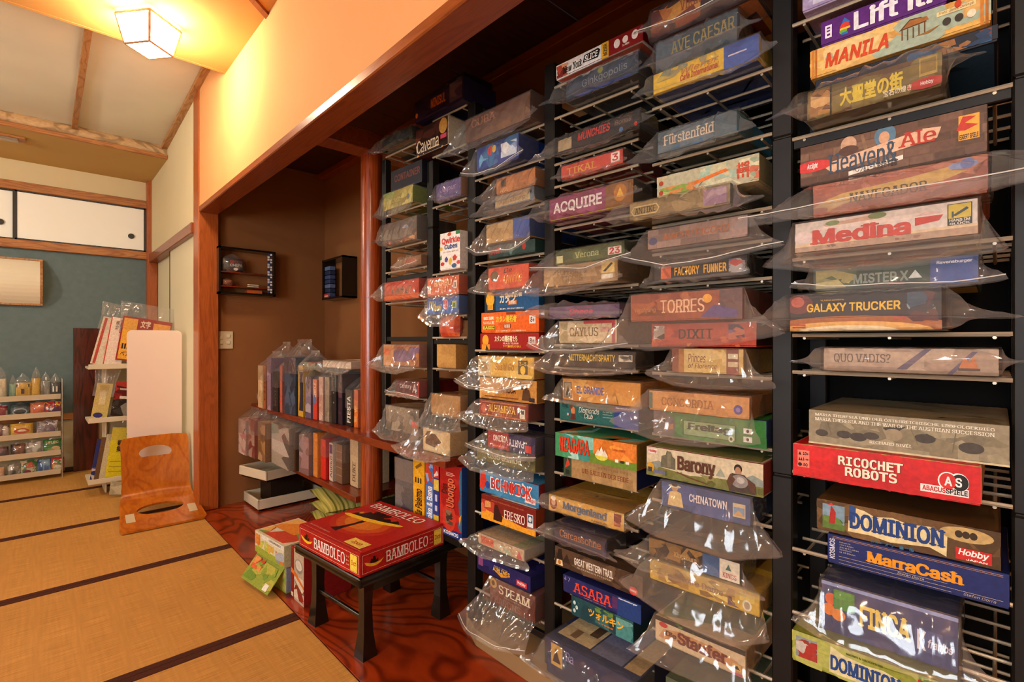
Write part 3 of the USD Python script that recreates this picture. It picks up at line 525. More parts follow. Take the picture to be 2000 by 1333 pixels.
(1.1466,.204,1.3654,-87.4,.2797,.0814,.29,'stone-brown game box with a ribbon title between monk and hooded woman','6b4a34','53382a',[('bk',0,.02,1,1,'775440,5c3f2c,6a4836,82604a',.2,13),('r',.0,.0,1,.025,'33221a'),('e',.3,.8,.16,.2,'c9a080'),('e',.3,.66,.2,.12,'5a3a2a'),('p',[(.37,.95),(.385,.97),(.41,.6),(.39,.58)],'8a6a4a'),('e',.505,.82,.2,.26,'5b7f98'),('e',.5,.78,.1,.14,'d8a47e'),('p',[(.16,.36),(.2,.22),(.77,.52),(.79,.74),(.7,.78),(.17,.46)],'e6b996'),('T',.18,.2,.575,.66,'Heaven&','3a4a5c','s'),('T',.575,.46,.765,.78,'Ale','b8351c','s'),('p',[(.3,.06),(.6,.2),(.6,.3),(.3,.16)],'f0e4d4'),('T',.33,.09,.57,.25,'ヘブン＆エール 完全日本語版','3a2a20','j'),('e',.08,.46,.42,.14,'d03a34'),('T',.045,.38,.115,.54,'Arclight','f4e4dc','bi'),('r',.87,.34,.965,.86,'e8a83a'),('p',[(.86,.56),(.89,.84),(.95,.8),(.9,.7),(.96,.62),(.9,.54)],'c8321c'),('T',.875,.36,.96,.46,'EGGERT SPIELE','4a2a14','b')],None,'board game','games in the single-stack rack bay'),
(1.1208,.2214,1.4875,-87.4,.2043,.0588,.24,'brown game box with outlined yellow Japanese letters in glossy clear bag','6d5c2c','5b4c24',[('n',0,0,1,1,'7d6a34,5e5026,8a7640,6a4a2c',11,18),('r',.02,.1,.2,.92,'a06f3c'),('n',.03,.1,.19,.9,'c08a4a,7a4a24,e0b070',12,9),('r',.19,.0,.205,1,'3a2f16'),('T',.27,.2,.74,.78,'大聖堂の街','e3c83e','jb'),('T',.6,.1,.8,.3,'宝石の煌き','efe6c8','j'),('r',.85,.42,.97,.96,'b79a4c'),('r',.86,.5,.96,.9,'8f7434'),('e',.9,.2,.45,.16,'c23a34'),('T',.86,.13,.945,.27,'Hobby','f2e4dc','b')],('v',.05,.35,.06,.05),'board game','games in the single-stack rack bay'),
(1.1574,.1857,1.5511,-87.4,.2681,.0282,.26,'dark navy game box with a painted night scene under the tan one','1c2230','14161f',[('n',.55,.1,.97,.9,'2f5a86,7a3a20,1f3a5c,a06a3a',9,24)],None,'board game','games in the single-stack rack bay'),
(1.1471,.193,1.5805,-87.4,.2664,.0569,.28,'tan game box with brushy orange letters and a stilt hut','e8b45a','c98b38',[('n',.0,.0,1,1,'efc377,d9a04c,a9b8a0,e3b066,f0cf8e',5,26),('r',.012,.0,.03,1,'d8832a'),('r',.036,.0,.048,1,'b9691f'),('r',.95,.0,.968,1,'d8832a'),('r',.974,.0,.988,1,'b9691f'),('T',.1,.22,.5,.72,'MANILA','d8481c','bi'),('p',[(.54,.62),(.6,.9),(.66,.86),(.69,.66)],'5a3a1c'),('p',[(.56,.66),(.6,.86),(.69,.82),(.7,.7)],'a8692c'),('r',.555,.3,.562,.62,'6a421c'),('r',.585,.26,.592,.62,'6a421c'),('r',.615,.28,.622,.62,'6a421c'),('r',.645,.3,.652,.64,'6a421c'),('r',.675,.32,.682,.66,'6a421c'),('p',[(.63,.3),(.7,.26),(.76,.42),(.69,.34)],'9a6a2e'),('r',.74,.66,.93,.8,'f2d89a'),('T',.75,.68,.92,.78,'Franz-Benno Delonge','7a4a1c','i'),('e',.845,.86,.08,.12,'c8401c'),('e',.79,.44,.1,.12,'3a3028'),('e',.85,.44,.1,.12,'3a3028'),('e',.91,.44,.1,.12,'efe2c4')],None,'board game','games in the single-stack rack bay'),
(1.1463,.2111,1.6385,-87.4,.1919,.0495,.25,'deep purple game box with fat white letters and toy-brick emblem','5b1f78','43175a',[('r',.04,.28,.1,.78,'efe9f0'),('r',.055,.36,.085,.44,'5b1f78'),('r',.055,.52,.085,.58,'5b1f78'),('r',.055,.64,.085,.7,'5b1f78'),('p',[(.17,.5),(.21,.86),(.26,.62)],'2f74c0'),('e',.215,.5,.16,.16,'d63b2a'),('e',.2,.33,.13,.12,'6db13c'),('r',.185,.18,.24,.28,'2f74c0'),('r',.17,.38,.26,.46,'e8c23a'),('T',.29,.2,.9,.92,'Lift it!','f4eff4','b')],None,'board game','games in the single-stack rack bay'),
(1.1547,.247,1.7274,-87.4,.1919,.0601,.22,'lavender game box at the very top of the single-stack rack','b9a6c8','8d7aa6',[('r',.1,.1,.3,.5,'dcd2e4'),('r',.4,.2,.62,.7,'6f5c96'),('n',.05,.05,.95,.9,'a893bd,cfc2dc,8270a4',3,14)],None,'board game','games in the single-stack rack bay'),
(1.1417,.5326,.1458,-87.4,.2269,.0712,.25,'dull green game box just below the scroll-titled one','5a6048','4a5040',[('T',.1,.3,.8,.7,'Village','d8cfa8','s')],None,'board game','games in the wide rack bay'),
(1.1109,.5501,.3153,-87.4,.2128,.0619,.24,'cream game box with a curled scroll and red blackletter in a bag','d2b890','c0a67e',[('r',.0,.82,1,1,'2c2418'),('n',.25,.84,.6,1,'5a7a2c,3a5a24',79,5),('p',[(.04,.2),(.1,.56),(.3,.7),(.7,.66),(.92,.5),(.97,.22),(.88,.12),(.7,.3),(.3,.34),(.14,.18)],'c08a58'),('T',.13,.36,.26,.56,'Die','5a2a1c','sb'),('T',.27,.24,.82,.7,'Staufer','6a2018','sb'),('e',.1,.72,.18,.1,'c2302a'),('r',.86,.06,.97,.44,'b08a5a'),('r',.87,.2,.96,.42,'d8a85a'),('p',[(.88,.24),(.92,.38),(.95,.24)],'2a2018'),('r',.87,.04,.97,.12,'b8486a')],('t',.04,-.4,.05,.05),'board game','games in the wide rack bay'),
(1.1161,.5453,.4586,-87.4,.2581,.049,.26,'golden yellow game box with a white medallion in a long zip bag','d2a83c','b08c2c',[('n',.0,.1,.8,.95,'dcb64c,c0963a,a87c34,e4c66c,8a6430',77,30),('T',.3,.4,.7,.68,'Notre Dame','8a4a24','s'),('r',.84,.5,.96,.86,'e2c25a'),('e',.9,.34,.2,.24,'e8dcc0'),('e',.9,.34,.13,.16,'b09a7a'),('n',.74,.1,.84,.5,'6a4a5a,8a6a4a',78,6)],('m',.06,-.5,.05,.03),'board game','games in the wide rack bay'),
(1.12,.5692,.5142,-87.4,.2195,.045,.25,'brown painted game box with a blue and white end panel above the yellow medallion one','5a4026','3a2c20',[('n',0,0,.62,1,'7a5628,a07434,4a3420,8c6430,3a2a1c',75,30),('T',.3,.3,.56,.62,'Kingsburg','c89a5a','s'),('r',.62,.0,.8,1,'41608c'),('n',.62,.0,.8,1,'4a6a96,3a5680',76,6),('r',.8,.0,1,1,'e0d4bc'),('p',[(.86,.5),(.89,.8),(.92,.5)],'3a6a5a'),('T',.83,.12,.97,.36,'KINGS','b03a30','s')],('v',.05,.1,.07,.06),'board game','games in the wide rack bay'),
(1.1115,.5366,.6493,-87.4,.207,.0606,.25,'blue game box with a man in a straw hat and white capitals in a bag','41517a','36446a',[('n',0,0,1,1,'48588a,3a4a72,506092',73,10),('p',[(.08,.1),(.1,.62),(.16,.72),(.24,.66),(.27,.1)],'d6b87c'),('e',.165,.8,.13,.12,'b58a62'),('e',.165,.88,.26,.06,'cdbf9c'),('e',.165,.94,.13,.07,'3a3228'),('T',.34,.42,.76,.72,'CHINATOWN','ddd2cc','b'),('r',.82,.24,.95,.74,'c8b48c'),('r',.83,.3,.94,.6,'7a94b0'),('p',[(.83,.3),(.88,.5),(.94,.3)],'c89a5a')],('m',.05,-.7,.07,.07),'board game','games in the wide rack bay'),
(1.1209,.5485,.7147,-87.4,.2761,.0718,.28,'pale landscape game box with brown blackletter and an armoured knight','cfc0a0','8a3a34',[('p',[(0,.0),(1,.0),(1,.3),(.7,.34),(.4,.24),(.0,.4)],'74743c'),('n',0,.0,1,.34,'7c7c44,5e6230,8a864e',71,14),('p',[(.0,.4),(.12,.56),(.2,.42),(.1,.3),(.0,.3)],'8a9088'),('p',[(.8,.36),(.92,.62),(1,.5),(1,.3)],'8a948a'),('p',[(.14,.36),(.15,.74),(.19,.8),(.2,.94),(.24,.92),(.25,.78),(.28,.7),(.28,.34)],'6a6450'),('r',.205,.4,.24,.9,'7c765e'),('p',[(.63,.4),(.67,.66),(.71,.4)],'9aa08c'),('T',.3,.26,.63,.84,'Barony','5a3420','sb'),('p',[(.3,.3),(.4,.2),(.56,.1),(.6,.2),(.61,.22),(.56,.06),(.4,.15),(.29,.27)],'6a4026'),('T',.4,.72,.6,.76,'A GAME BY MARC ANDRÉ','7a6a58','s'),('r',.02,.78,.11,.94,'efe0d8'),('T',.025,.8,.105,.92,'Hobby','c23a34','b'),('e',.81,.74,.12,.14,'2a1c16'),('e',.81,.66,.09,.14,'b08466'),('p',[(.76,.58),(.86,.58),(.92,.3),(.94,.04),(.74,.02),(.73,.3)],'4a3c34'),('e',.82,.36,.26,.2,'8c8480'),('e',.83,.4,.12,.1,'b4aca4'),('p',[(.72,.3),(.75,.56),(.79,.4),(.74,.06)],'5c3c28'),('p',[(.88,.5),(.94,.36),(.95,.06),(.9,.1)],'5a3a2a'),('e',.045,.3,.14,.16,'c8962c'),('r',.02,.14,.06,.3,'3a3a44'),('r',.08,.12,.19,.24,'6a6a88')],None,'board game','games in the wide rack bay'),
(1.1411,.5449,.8154,-87.4,.2669,.0613,.26,'bright green game box with a grey hound and a framed dollar-note title','2f7a2c','2a3a6a',[('n',0,0,1,1,'378434,2a7028,42903c',69,12),('p',[(.0,.0),(.0,1),(.08,1),(.2,.76),(.22,.5),(.2,.0)],'6a5c5c'),('e',.1,.62,.1,.1,'e8e4e0'),('e',.11,.6,.06,.06,'2a2424'),('p',[(.1,.22),(.2,.3),(.2,.5),(.12,.46)],'b07a5a'),('p',[(.02,.7),(.08,.98),(.12,.7)],'5a4e50'),('r',.29,.12,.76,.72,'1c4a1c'),('r',.3,.15,.75,.69,'8fae7a'),('T',.33,.3,.72,.64,'Freitag','2a3a24','sb'),('e',.72,.2,.1,.12,'dfe6d0'),('e',.72,.2,.05,.06,'2a4a24'),('r',.82,.46,.89,.66,'eef0e8'),('r',.82,.16,.89,.36,'eef0e8'),('e',.855,.56,.05,.06,'2a2a2a'),('e',.855,.26,.05,.06,'2a2a2a')],None,'board game','games in the wide rack bay'),
(1.1009,.5493,.8815,-87.4,.2358,.0475,.24,'apricot game box with faint lettering and a purple seal in a wide bag','c98c4e','a87444',[('n',0,0,1,1,'d2985a,bc8044,cc9256',67,10),('r',.0,.1,.04,.9,'5a6a5a'),('T',.14,.3,.68,.7,'CONCORDIA','9a6230','s'),('e',.9,.4,.2,.22,'5a4a86'),('e',.9,.4,.1,.11,'8a7aae')],('m',.045,-.9,.08,.03),'board game','games in the wide rack bay'),
(1.1265,.5371,.9749,-87.4,.1665,.0567,.22,'gold and cream game box with script title, alone on its shelf in a bag','c9a458','b0904e',[('n',0,0,1,1,'d4b068,c09a4e,dcbc78',65,10),('r',.0,.0,.1,1,'8a5038'),('r',.1,.0,.18,1,'b0763c'),('r',.78,.0,.94,1,'8a4a3a'),('r',.8,.62,.93,.82,'d8c8a0'),('r',.8,.3,.93,.5,'c8b088'),('T',.24,.44,.5,.8,'Princes','8a5430','i'),('T',.24,.2,.66,.4,'of Florence','7a4426','i')],('m',.035,-.35,.05,.07),'board game','games in the wide rack bay'),
(1.1405,.5577,1.0363,-87.4,.252,.0572,.26,'red and orange dreamy game box on the wire shelf under a slack bag','b8401e','3a1c14',[('n',0,0,1,.4,'d0602a,e0843a,a83418,c84c22',61,12),('n',0,.4,1,1,'b03a20,9a2c1c,c04a2c',62,10),('T',.28,.34,.62,.74,'DIXIT','1f1210','s'),('p',[(.02,.3),(.03,.9),(.1,.9),(.12,.4)],'e0d6c8'),('n',.02,.3,.14,.9,'efe6d8,3a2a24,a89a8a',63,7),('e',.82,.6,.2,.26,'5a3a5a'),('n',.76,.3,.9,.9,'7a5a7a,c86a4a,3a2a4a',64,7)],None,'board game','games in the wide rack bay'),
(1.0994,.5826,1.0984,-87.4,.2728,.067,.26,'orange-brown game box with sun and pale carved capitals in a slack bag','9a5030','7c4234',[('n',0,0,1,1,'a65a38,8c4830,b06840',59,12),('r',.82,.0,1,1,'6a4a44'),('e',.72,.72,.16,.15,'efa83a'),('p',[(.66,.1),(.78,.5),(.96,.3),(.96,.06)],'5a4a7a'),('p',[(.05,.2),(.2,.44),(.34,.36),(.34,.2)],'7a4024'),('T',.3,.28,.7,.74,'TORRES','e8bc92','s'),('T',.04,.3,.26,.5,'Wolfgang','c08a4c','i')],('m',.05,-.8,.06,.09),'board game','games in the wide rack bay'),
(1.1305,.559,1.1961,-87.4,.2236,.0457,.24,'black game box with mechanical yellow capitals and an orange square badge','241c16','1c1612',[('r',.08,.16,.2,.82,'d8683a'),('p',[(.09,.7),(.12,.76),(.19,.24),(.16,.2)],'b84a24'),('T',.24,.26,.8,.72,'FACTORY FUNNER','e8a81e','z'),('e',.9,.5,.34,.36,'6a6460'),('n',.82,.15,.98,.85,'8a8684,c04a3a,4a6a8a,a8a09a',58,12)],('m',.03,.1,.02,.01),'board game','games in the wide rack bay'),
(1.1252,.5657,1.2798,-87.4,.241,.048,.25,'greyish-pink stone game box with a carved orange title in a bag','8f7264','75594e',[('bk',0,0,1,1,'99796a,84675a,a08272,7a5e52',.34,57),('T',.18,.38,.84,.72,'MACHU PICCHU','b0632c','bi'),('e',.06,.4,.24,.2,'4a4a6a'),('r',.86,.1,1,.95,'a6867a')],('m',.045,-.9,.05,.08),'board game','games in the wide rack bay'),
(1.0938,.5942,1.3503,-87.4,.2493,.0465,.24,'bronze game box with a framed scroll title in a pointed clear bag','8a7046','5c564c',[('n',0,0,1,1,'947a4e,7c643e,a08658',55,14),('p',[(.05,.25),(.02,.5),(.05,.75),(.3,.75),(.33,.5),(.3,.25)],'d8bc7c'),('p',[(.055,.3),(.03,.5),(.055,.7),(.295,.7),(.32,.5),(.295,.3)],'a4884e'),('T',.06,.34,.29,.66,'ANTIKE','4a3418','s'),('r',.76,.1,.97,.9,'a88494'),('n',.77,.1,.97,.9,'b89aa4,98748a',56,7)],('v',.06,-.2,.07,.08),'board game','games in the wide rack bay'),
(1.141,.548,1.4015,-87.4,.2431,.0598,.26,'cream comic-style game box with an orange diagonal sword','c9bf98','8a8468',[('n',0,0,1,1,'d4cba6,b8b090,a9c0a8,c4b48c',51,26),('p',[(.1,.1),(.14,.3),(.7,.72),(.74,.62)],'e2742c'),('p',[(.3,.1),(.34,.5),(.42,.2)],'d8643a'),('n',.0,.0,.4,.5,'8aa04a,b0b86a,d88a4a',52,14),('T',.8,.2,.92,.8,'三国志','cc4a2c','jbv'),('e',.05,.3,.1,.1,'b0482c'),('e',.05,.7,.1,.1,'b0482c'),('n',.9,.1,1,.9,'c86a4a,9aa88a',53,8)],None,'board game','games in the wide rack bay'),
(1.1204,.5607,1.5121,-87.4,.1893,.0518,.24,'teal-grey game box with tall cream blackletter in a crackling bag','55646a','3f7a94',[('n',0,0,1,1,'5d6c72,4a585e,667278',49,10),('T',.08,.3,.74,.78,'Fürstenfeld','d9c2a6','s'),('n',.2,.0,.8,.2,'2f5a8a,3a6a94',50,6)],('v',.05,-.5,.06,.05),'board game','games in the wide rack bay'),
(1.1163,.5416,1.6564,-87.4,.2465,.0526,.24,'yellow game box with a blue end panel inside a long bag','e3b52e','c0a62c',[('r',.7,.0,1,1,'3a4f96'),('n',.7,.0,1,1,'44599e,32468a',47,6),('n',.0,.55,.7,1,'8a8a6a,a09064,c8a848',48,12),('T',.28,.22,.66,.5,'Café International','b8482c','bi'),('T',.28,.5,.66,.78,'Wiener','c8702c','i'),('r',.74,.5,.9,.56,'d8c8d0'),('r',.0,.0,.7,.06,'8a6a1c')],('m',.03,.0,.04,.04),'board game','games in the wide rack bay'),
(1.1301,.5678,1.7156,-87.4,.1976,.0782,.24,'slate-blue game box with gold roman capitals in a bag','46525a','39444c',[('n',0,0,1,1,'4e5a62,3e4a52,566068',45,10),('T',.2,.45,.98,.82,'AVE CAESAR','a08a4c','s')],('m',.04,.2,.03,.06),'board game','games in the wide rack bay'),
(1.1308,.5526,1.8004,-87.4,.2533,.0823,.24,'dark maroon game box with flame artwork at the top of the wide rack','33161a','26121a',[('n',.0,.1,.5,.95,'c8742a,8a3a1c,e09a3a,5a2420,6a2c2a',43,24),('T',.3,.55,.6,.85,'VIKINGS','a04a2c','s')],('m',.03,.2,.03,.03),'board game','games in the wide rack bay'),
(1.0872,.8503,.0872,-87.4,.291,.1021,.3,'navy game box topped with pale rule sheets at the bottom of the wide rack','2c3052','262a48',[('n',0,0,1,1,'343860,282c4c',117,8),('r',.06,.3,.2,.9,'c89a4a'),('p',[(.08,.4),(.12,.8),(.18,.4)],'2a2420'),('T',.24,.6,.34,.86,'Ra','8a86a8','s')],('m',.05,.5,.06,.02),'board game','games in the wide rack bay','game_box',[('r',0,0,1,1,'3a3e60'),('r',.04,.12,.44,.96,'d8c498'),('r',.08,.8,.4,.82,'8a7a5a'),('r',.08,.7,.4,.72,'8a7a5a'),('r',.08,.6,.3,.62,'8a7a5a'),('r',.3,.3,.4,.5,'5a4434'),('r',.16,.16,.24,.3,'8a6a44'),('r',.46,.1,.8,.9,'7c80a0'),('r',.62,.5,.64,.54,'2a2c40'),('r',.82,.1,.99,.92,'c8ac7c')]),
(1.1279,.8371,.2589,-87.4,.2019,.0564,.25,'jungle-teal game box with chunky yellow Japanese letters','1f4a50','1a3a44',[('n',0,0,1,1,'28585c,1a4048,34686a,245248',113,14),('n',.74,.0,1,.9,'4a8a86,2a6a6c,6aa49a',114,12),('n',.1,.72,.7,.98,'6a8a3a,4a7a3a',115,8),('T',.3,.36,.86,.76,'ツォルキン','efae22','jb'),('T',.46,.2,.7,.28,'マヤ神聖暦','d87a2c','j'),('e',.06,.7,.08,.1,'c8d8d0'),('e',.1,.5,.08,.1,'c8d8d0'),('e',.06,.3,.08,.1,'c8d8d0')],None,'board game','games in the wide rack bay'),
(1.1277,.8409,.3165,-87.4,.2542,.0503,.26,'indigo game box with art-nouveau red capitals and a blue corner','23265e','20305e',[('n',0,0,1,1,'2a2e6c,1e2254',111,8),('r',.72,.0,1,1,'22407c'),('T',.74,.86,.96,.96,'Ravensburger','eef0f4','b'),('T',.14,.24,.66,.8,'ASARA','e0482c','s'),('T',.3,.12,.58,.18,'Land der 1000 Türme','b8a8b0',''),('T',.02,.7,.1,.92,'4 7','b8b0c0',''),('r',.66,.3,.72,.9,'5a3060')],None,'board game','games in the wide rack bay'),
(1.1126,.8434,.3934,-87.4,.2869,.0561,.27,'sepia western game box with white slab capitals and a red round seal','4a3526','3a2a1e',[('n',0,0,1,1,'5a4230,3e2c20,6a5038,4e3828',109,30),('p',[(.03,.4),(.05,.9),(.09,.94),(.11,.4)],'241a12'),('p',[(.1,.3),(.16,.8),(.2,.3)],'33241a'),('p',[(.02,.08),(.03,.36),(.1,.36),(.11,.08)],'e8d2a4'),('e',.065,.24,.1,.12,'b8742c'),('T',.25,.4,.7,.76,'GREAT WESTERN TRAIL','e8dccb','b'),('T',.28,.26,.68,.33,'ALEXANDER PFISTER','c8b8a0','s'),('e',.91,.22,.22,.2,'cc3a38'),('T',.88,.16,.94,.28,'Hobby','f2e4dc','b')],None,'board game','games in the wide rack bay'),
(1.0956,.8869,.4718,-87.4,.1801,.0507,.24,'dark plum game box with tarnished copper letters in a bag','30243c','241c2c',[('n',0,0,1,.4,'3a3058,2c2448',107,6),('n',0,.4,1,1,'3a2630,2c1e28',108,6),('T',.12,.36,.9,.76,'Carcassonne','a8642c','s')],('t',.035,.5,.07,.05),'board game','games in the wide rack bay'),
(1.1012,.8739,.5537,-87.4,.2533,.0473,.26,'ochre storybook game box with blue-grey fairytale letters and a turbaned man','cf9c40','8a7a4c',[('n',0,0,1,1,'d8a84c,c29036,dcb05c',105,10),('e',.07,.5,.28,.38,'8a3a24'),('e',.07,.56,.16,.2,'d0a07c'),('e',.07,.8,.2,.14,'e8dcc8'),('T',.2,.2,.8,.78,'Morgenland','4a5a72','sb'),('r',.88,.2,.96,.9,'a04a28'),('n',.88,.2,.97,.9,'c06a38,7a2a1c',106,5),('T',.6,.08,.8,.18,'FAMILIE','8a5a2c','b')],('t',.02,.5,.05,.04),'board game','games in the wide rack bay'),
(1.1275,.8459,.6567,-87.4,.2405,.0569,.25,'sandstone block game box with brown runic title and navy spine edge','a88656','1c2454',[('bk',.12,0,1,1,'b2905e,9c7a4c,ac8a5a,a48254',.5,103),('r',.0,.0,.12,1,'3a4a34'),('p',[(.02,.4),(.06,.95),(.1,.6)],'c8402a'),('r',.03,.1,.09,.34,'1f2c24'),('T',.27,.34,.9,.62,'DIE SÄULEN DER ERDE','7a3a20','s'),('T',.5,.7,.9,.8,'KEN FOLLETT','8a6a44','s')],None,'board game','games in the wide rack bay'),
(1.1122,.8502,.7148,-87.4,.2677,.0684,.25,'waterfall and sunset game box with red block letters and a lotus','cf7424','7c6a30',[('r',.0,.0,.5,1,'5aa89a'),('n',.0,.0,.5,1,'86c4b4,3f8f84,a8d8c8,4a9a6a',101,20),('r',.0,.0,.1,1,'3f8f5c'),('p',[(.45,.0),(1,.0),(1,.3),(.7,.24),(.45,.4)],'6a8a2c'),('n',.5,.3,1,1,'e08030,ee9a3c,d4641e',102,10),('T',.065,.24,.455,.84,'NIAGARA','8a140c','b'),('T',.06,.26,.45,.86,'NIAGARA','d83a1c','b'),('e',.6,.34,.3,.18,'d8d04c'),('p',[(.52,.34),(.56,.6),(.6,.36)],'e8ddc8'),('p',[(.56,.34),(.6,.72),(.64,.34)],'f4ecd8'),('p',[(.6,.36),(.64,.6),(.68,.34)],'e0d4c0'),('r',.76,.2,.8,.32,'f0e8d8'),('r',.82,.2,.86,.3,'2a2a24'),('r',.88,.2,.92,.3,'f0e8d8'),('T',.72,.6,.88,.74,'Thomas Liesching','b03c1c','i')],None,'board game','games in the wide rack bay'),
(1.1272,.8513,.8177,-87.4,.2602,.058,.26,'teal and royal blue game box with a gentleman portrait and oval script title','24605c','1c2c5c',[('r',.72,.0,1,1,'24448a'),('T',.74,.84,.98,.95,'Ravensburger','eef0f4','b'),('e',.4,.5,.62,.34,'2f706a'),('e',.4,.5,.58,.3,'225a56'),('T',.27,.5,.54,.76,'Diamonds','efe8d8','i'),('T',.34,.24,.46,.48,'Club','efe8d8','i'),('e',.19,.55,.13,.2,'c87a4a'),('p',[(.15,.1),(.17,.4),(.22,.4),(.23,.1)],'5a2a20'),('p',[(.14,.6),(.16,.88),(.2,.88),(.18,.66)],'6a3a24'),('T',.58,.62,.7,.68,'Wer wird der','b8c8c0',''),('T',.58,.5,.7,.56,'mächtigste','b8c8c0',''),('T',.58,.38,.7,.44,'Juwelenhändler?','b8c8c0',''),('T',.03,.66,.13,.9,'TEAL','0f3a38','b'),('e',.12,.34,.06,.07,'d8a0b0')],None,'board game','games in the wide rack bay'),
(1.1131,.8316,.8805,-87.4,.2513,.0613,.25,'golden orange game box with small blue letters and a mirror picture','cf8a30','b87a2c',[('n',0,0,1,1,'d8963c,c27e28,dca24c',99,10),('r',.02,.1,.13,.85,'6a5a44'),('r',.03,.18,.12,.8,'a08a6a'),('p',[(.04,.2),(.08,.7),(.11,.2)],'3a342c'),('T',.2,.36,.56,.7,'EL GRANDE','4a5a9a','b')],('m',.04,.1,.04,.02),'board game','games in the wide rack bay'),
(1.1168,.861,.9773,-87.4,.2742,.0443,.25,'dark brown game box with spooky yellow capitals in a bag','3a2c20','302820',[('n',0,0,1,1,'423226,32261c',97,6),('T',.22,.38,.78,.8,'MITTERNACHTSPARTY','e0b22c','b'),('r',.82,.4,.97,.8,'d0c4a8'),('n',.83,.42,.96,.78,'8a7a5a,4a4a4a',98,6)],('m',.045,-.1,.06,.02),'board game','games in the wide rack bay'),
(1.1209,.8807,1.0444,-87.4,.1968,.0629,.24,'cream old-paper game box with a red frame edge in a bag','c8ae84','b09a74',[('n',0,0,1,1,'d2b98f,bca076,dcc69e',95,10),('r',.92,.0,.97,1,'b02a2c'),('r',.45,.86,.97,1,'b83430'),('T',.2,.3,.7,.7,'CAYLUS','8a6a42','s'),('n',.02,.1,.16,.9,'8a7a5a,a89468',96,7),('r',.74,.5,.88,.7,'d89a8a')],('m',.04,-.2,.09,.05),'board game','games in the wide rack bay'),
(1.0961,.876,1.1139,-87.4,.2366,.0347,.24,'violet-grey game box with pink-red script in a bag','6a5470','5a4862',[('n',0,0,1,1,'745c7a,604a66',93,8),('T',.3,.3,.66,.74,'Gheos','d04a5a','bi'),('T',.28,.78,.64,.92,'Rene Wiersma','c04a50','')],('m',.05,.6,.08,.03),'board game','games in the wide rack bay'),
(1.0858,.8812,1.207,-87.4,.2513,.057,.25,'sandstone game box with carved faint title and yellow crane stamp','a88254','7a6248',[('n',0,0,1,1,'b28c5e,9c764a,ba9668',91,14),('T',.2,.52,.62,.84,'EUPHRAT &','8f6a42','s'),('T',.26,.16,.56,.46,'TIGRIS','8f6a42','s'),('r',.8,.4,.96,.94,'e0c070'),('p',[(.82,.5),(.92,.86),(.94,.8),(.85,.46)],'4a4030'),('r',.8,.14,.94,.34,'e8dcc4')],('m',.06,-.3,.08,.04),'board game','games in the wide rack bay'),
(1.1018,.8606,1.2706,-87.4,.2297,.0409,.22,'low olive-green game box with a small red corner mark in a bag','4a5226','34402a',[('n',0,0,1,1,'566030,424a22,606a3a',89,8),('r',.02,.1,.12,.6,'cfc890'),('r',.78,.2,.96,.7,'d8c8b8'),('T',.8,.24,.94,.66,'23','b8302a','b'),('T',.3,.3,.66,.7,'Verona','b0b070','s')],('m',.05,-.4,.06,.04),'board game','games in the wide rack bay'),
(1.097,.8557,1.3951,-87.4,.2771,.0686,.26,'magenta and bronze game box with large white capitals in a bag','8c3a5a','3a2c24',[('n',0,0,.7,1,'96446a,82344f,9c4c6e',87,8),('r',.7,.0,1,1,'8a5c34'),('e',.86,.6,.28,.34,'b8742c'),('p',[(.82,.44),(.86,.82),(.9,.44)],'f0b440'),('T',.06,.3,.66,.78,'ACQUIRE','ece0d6','b'),('r',.02,.05,.9,.1,'b0a03a')],('m',.06,.3,.07,.05),'board game','games in the wide rack bay'),
(1.1263,.8712,1.5236,-87.4,.2088,.0388,.22,'vermilion game box with gold lettering between black and magenta boxes','c8402c','5a2a24',[('n',0,0,1,1,'d04a34,bc3826',85,8),('T',.1,.2,.6,.72,'TIKAL','d89a3a','s'),('r',.82,.2,.95,.9,'efe0d0'),('T',.84,.3,.93,.8,'3','c23a2c','b')],('m',.02,.2,.02,.02),'board game','games in the wide rack bay'),
(1.1077,.8404,1.5916,-87.4,.2695,.0495,.24,'black game box with blood-red brush lettering in a glossy bag','201814','1a1512',[('r',.02,.15,.2,.8,'a8906a'),('T',.28,.4,.68,.84,'MUNCHIES','c8281c','bi'),('r',.72,.5,.92,.9,'3a2c24'),('T',.73,.56,.92,.8,'Bonus','8a6a58','i'),('e',.8,.24,.12,.14,'4a6a9a'),('e',.96,.3,.1,.12,'c22a24')],('v',.05,-.3,.07,.06),'board game','games in the wide rack bay'),
(1.1036,.8206,1.7317,-87.4,.2303,.0571,.25,'charcoal-blue game box with thin grey letters under the flat white one','3d4450','343a44',[('n',0,0,1,1,'464d5a,363c48',83,8),('T',.24,.3,.86,.74,'Ginkgopolis','8f8f92',''),('e',.5,.86,.14,.16,'8a8a3a'),('r',.2,.02,.9,.12,'3a4a8a'),('n',.1,.0,.9,.14,'6a4a2c,3f4f8e',84,6)],('m',.05,-.1,.06,.03),'board game','games in the wide rack bay'),
(1.1272,.8515,1.8234,-87.4,.287,.0432,.26,'flat white and dark red game box with pizza emblem on the top shelf','e4dcd4','7a1a18',[('e',.08,.5,.42,.42,'9a3a2c'),('n',.01,.1,.16,.9,'b8503a,7a2a20,d89a6a',81,9),('T',.09,.22,.34,.68,'New York','1a1614','si'),('p',[(.34,.34),(.36,.8),(.52,.86),(.545,.7),(.52,.26)],'16120f'),('T',.36,.36,.52,.74,'SLICE','efe8e0','bi'),('r',.56,.0,.64,1,'dda32a'),('T',.575,.14,.625,.86,'BÉZIER','2a2014','bv'),('r',.64,.0,1,1,'7c1512'),('e',.73,.55,.22,.28,'e4d2c4'),('e',.82,.58,.2,.22,'e4d2c4'),('e',.92,.6,.22,.28,'e4d2c4'),('T',.79,.2,.86,.32,'30 MIN','e4d2c4','b')],None,'board game','games in the wide rack bay'),
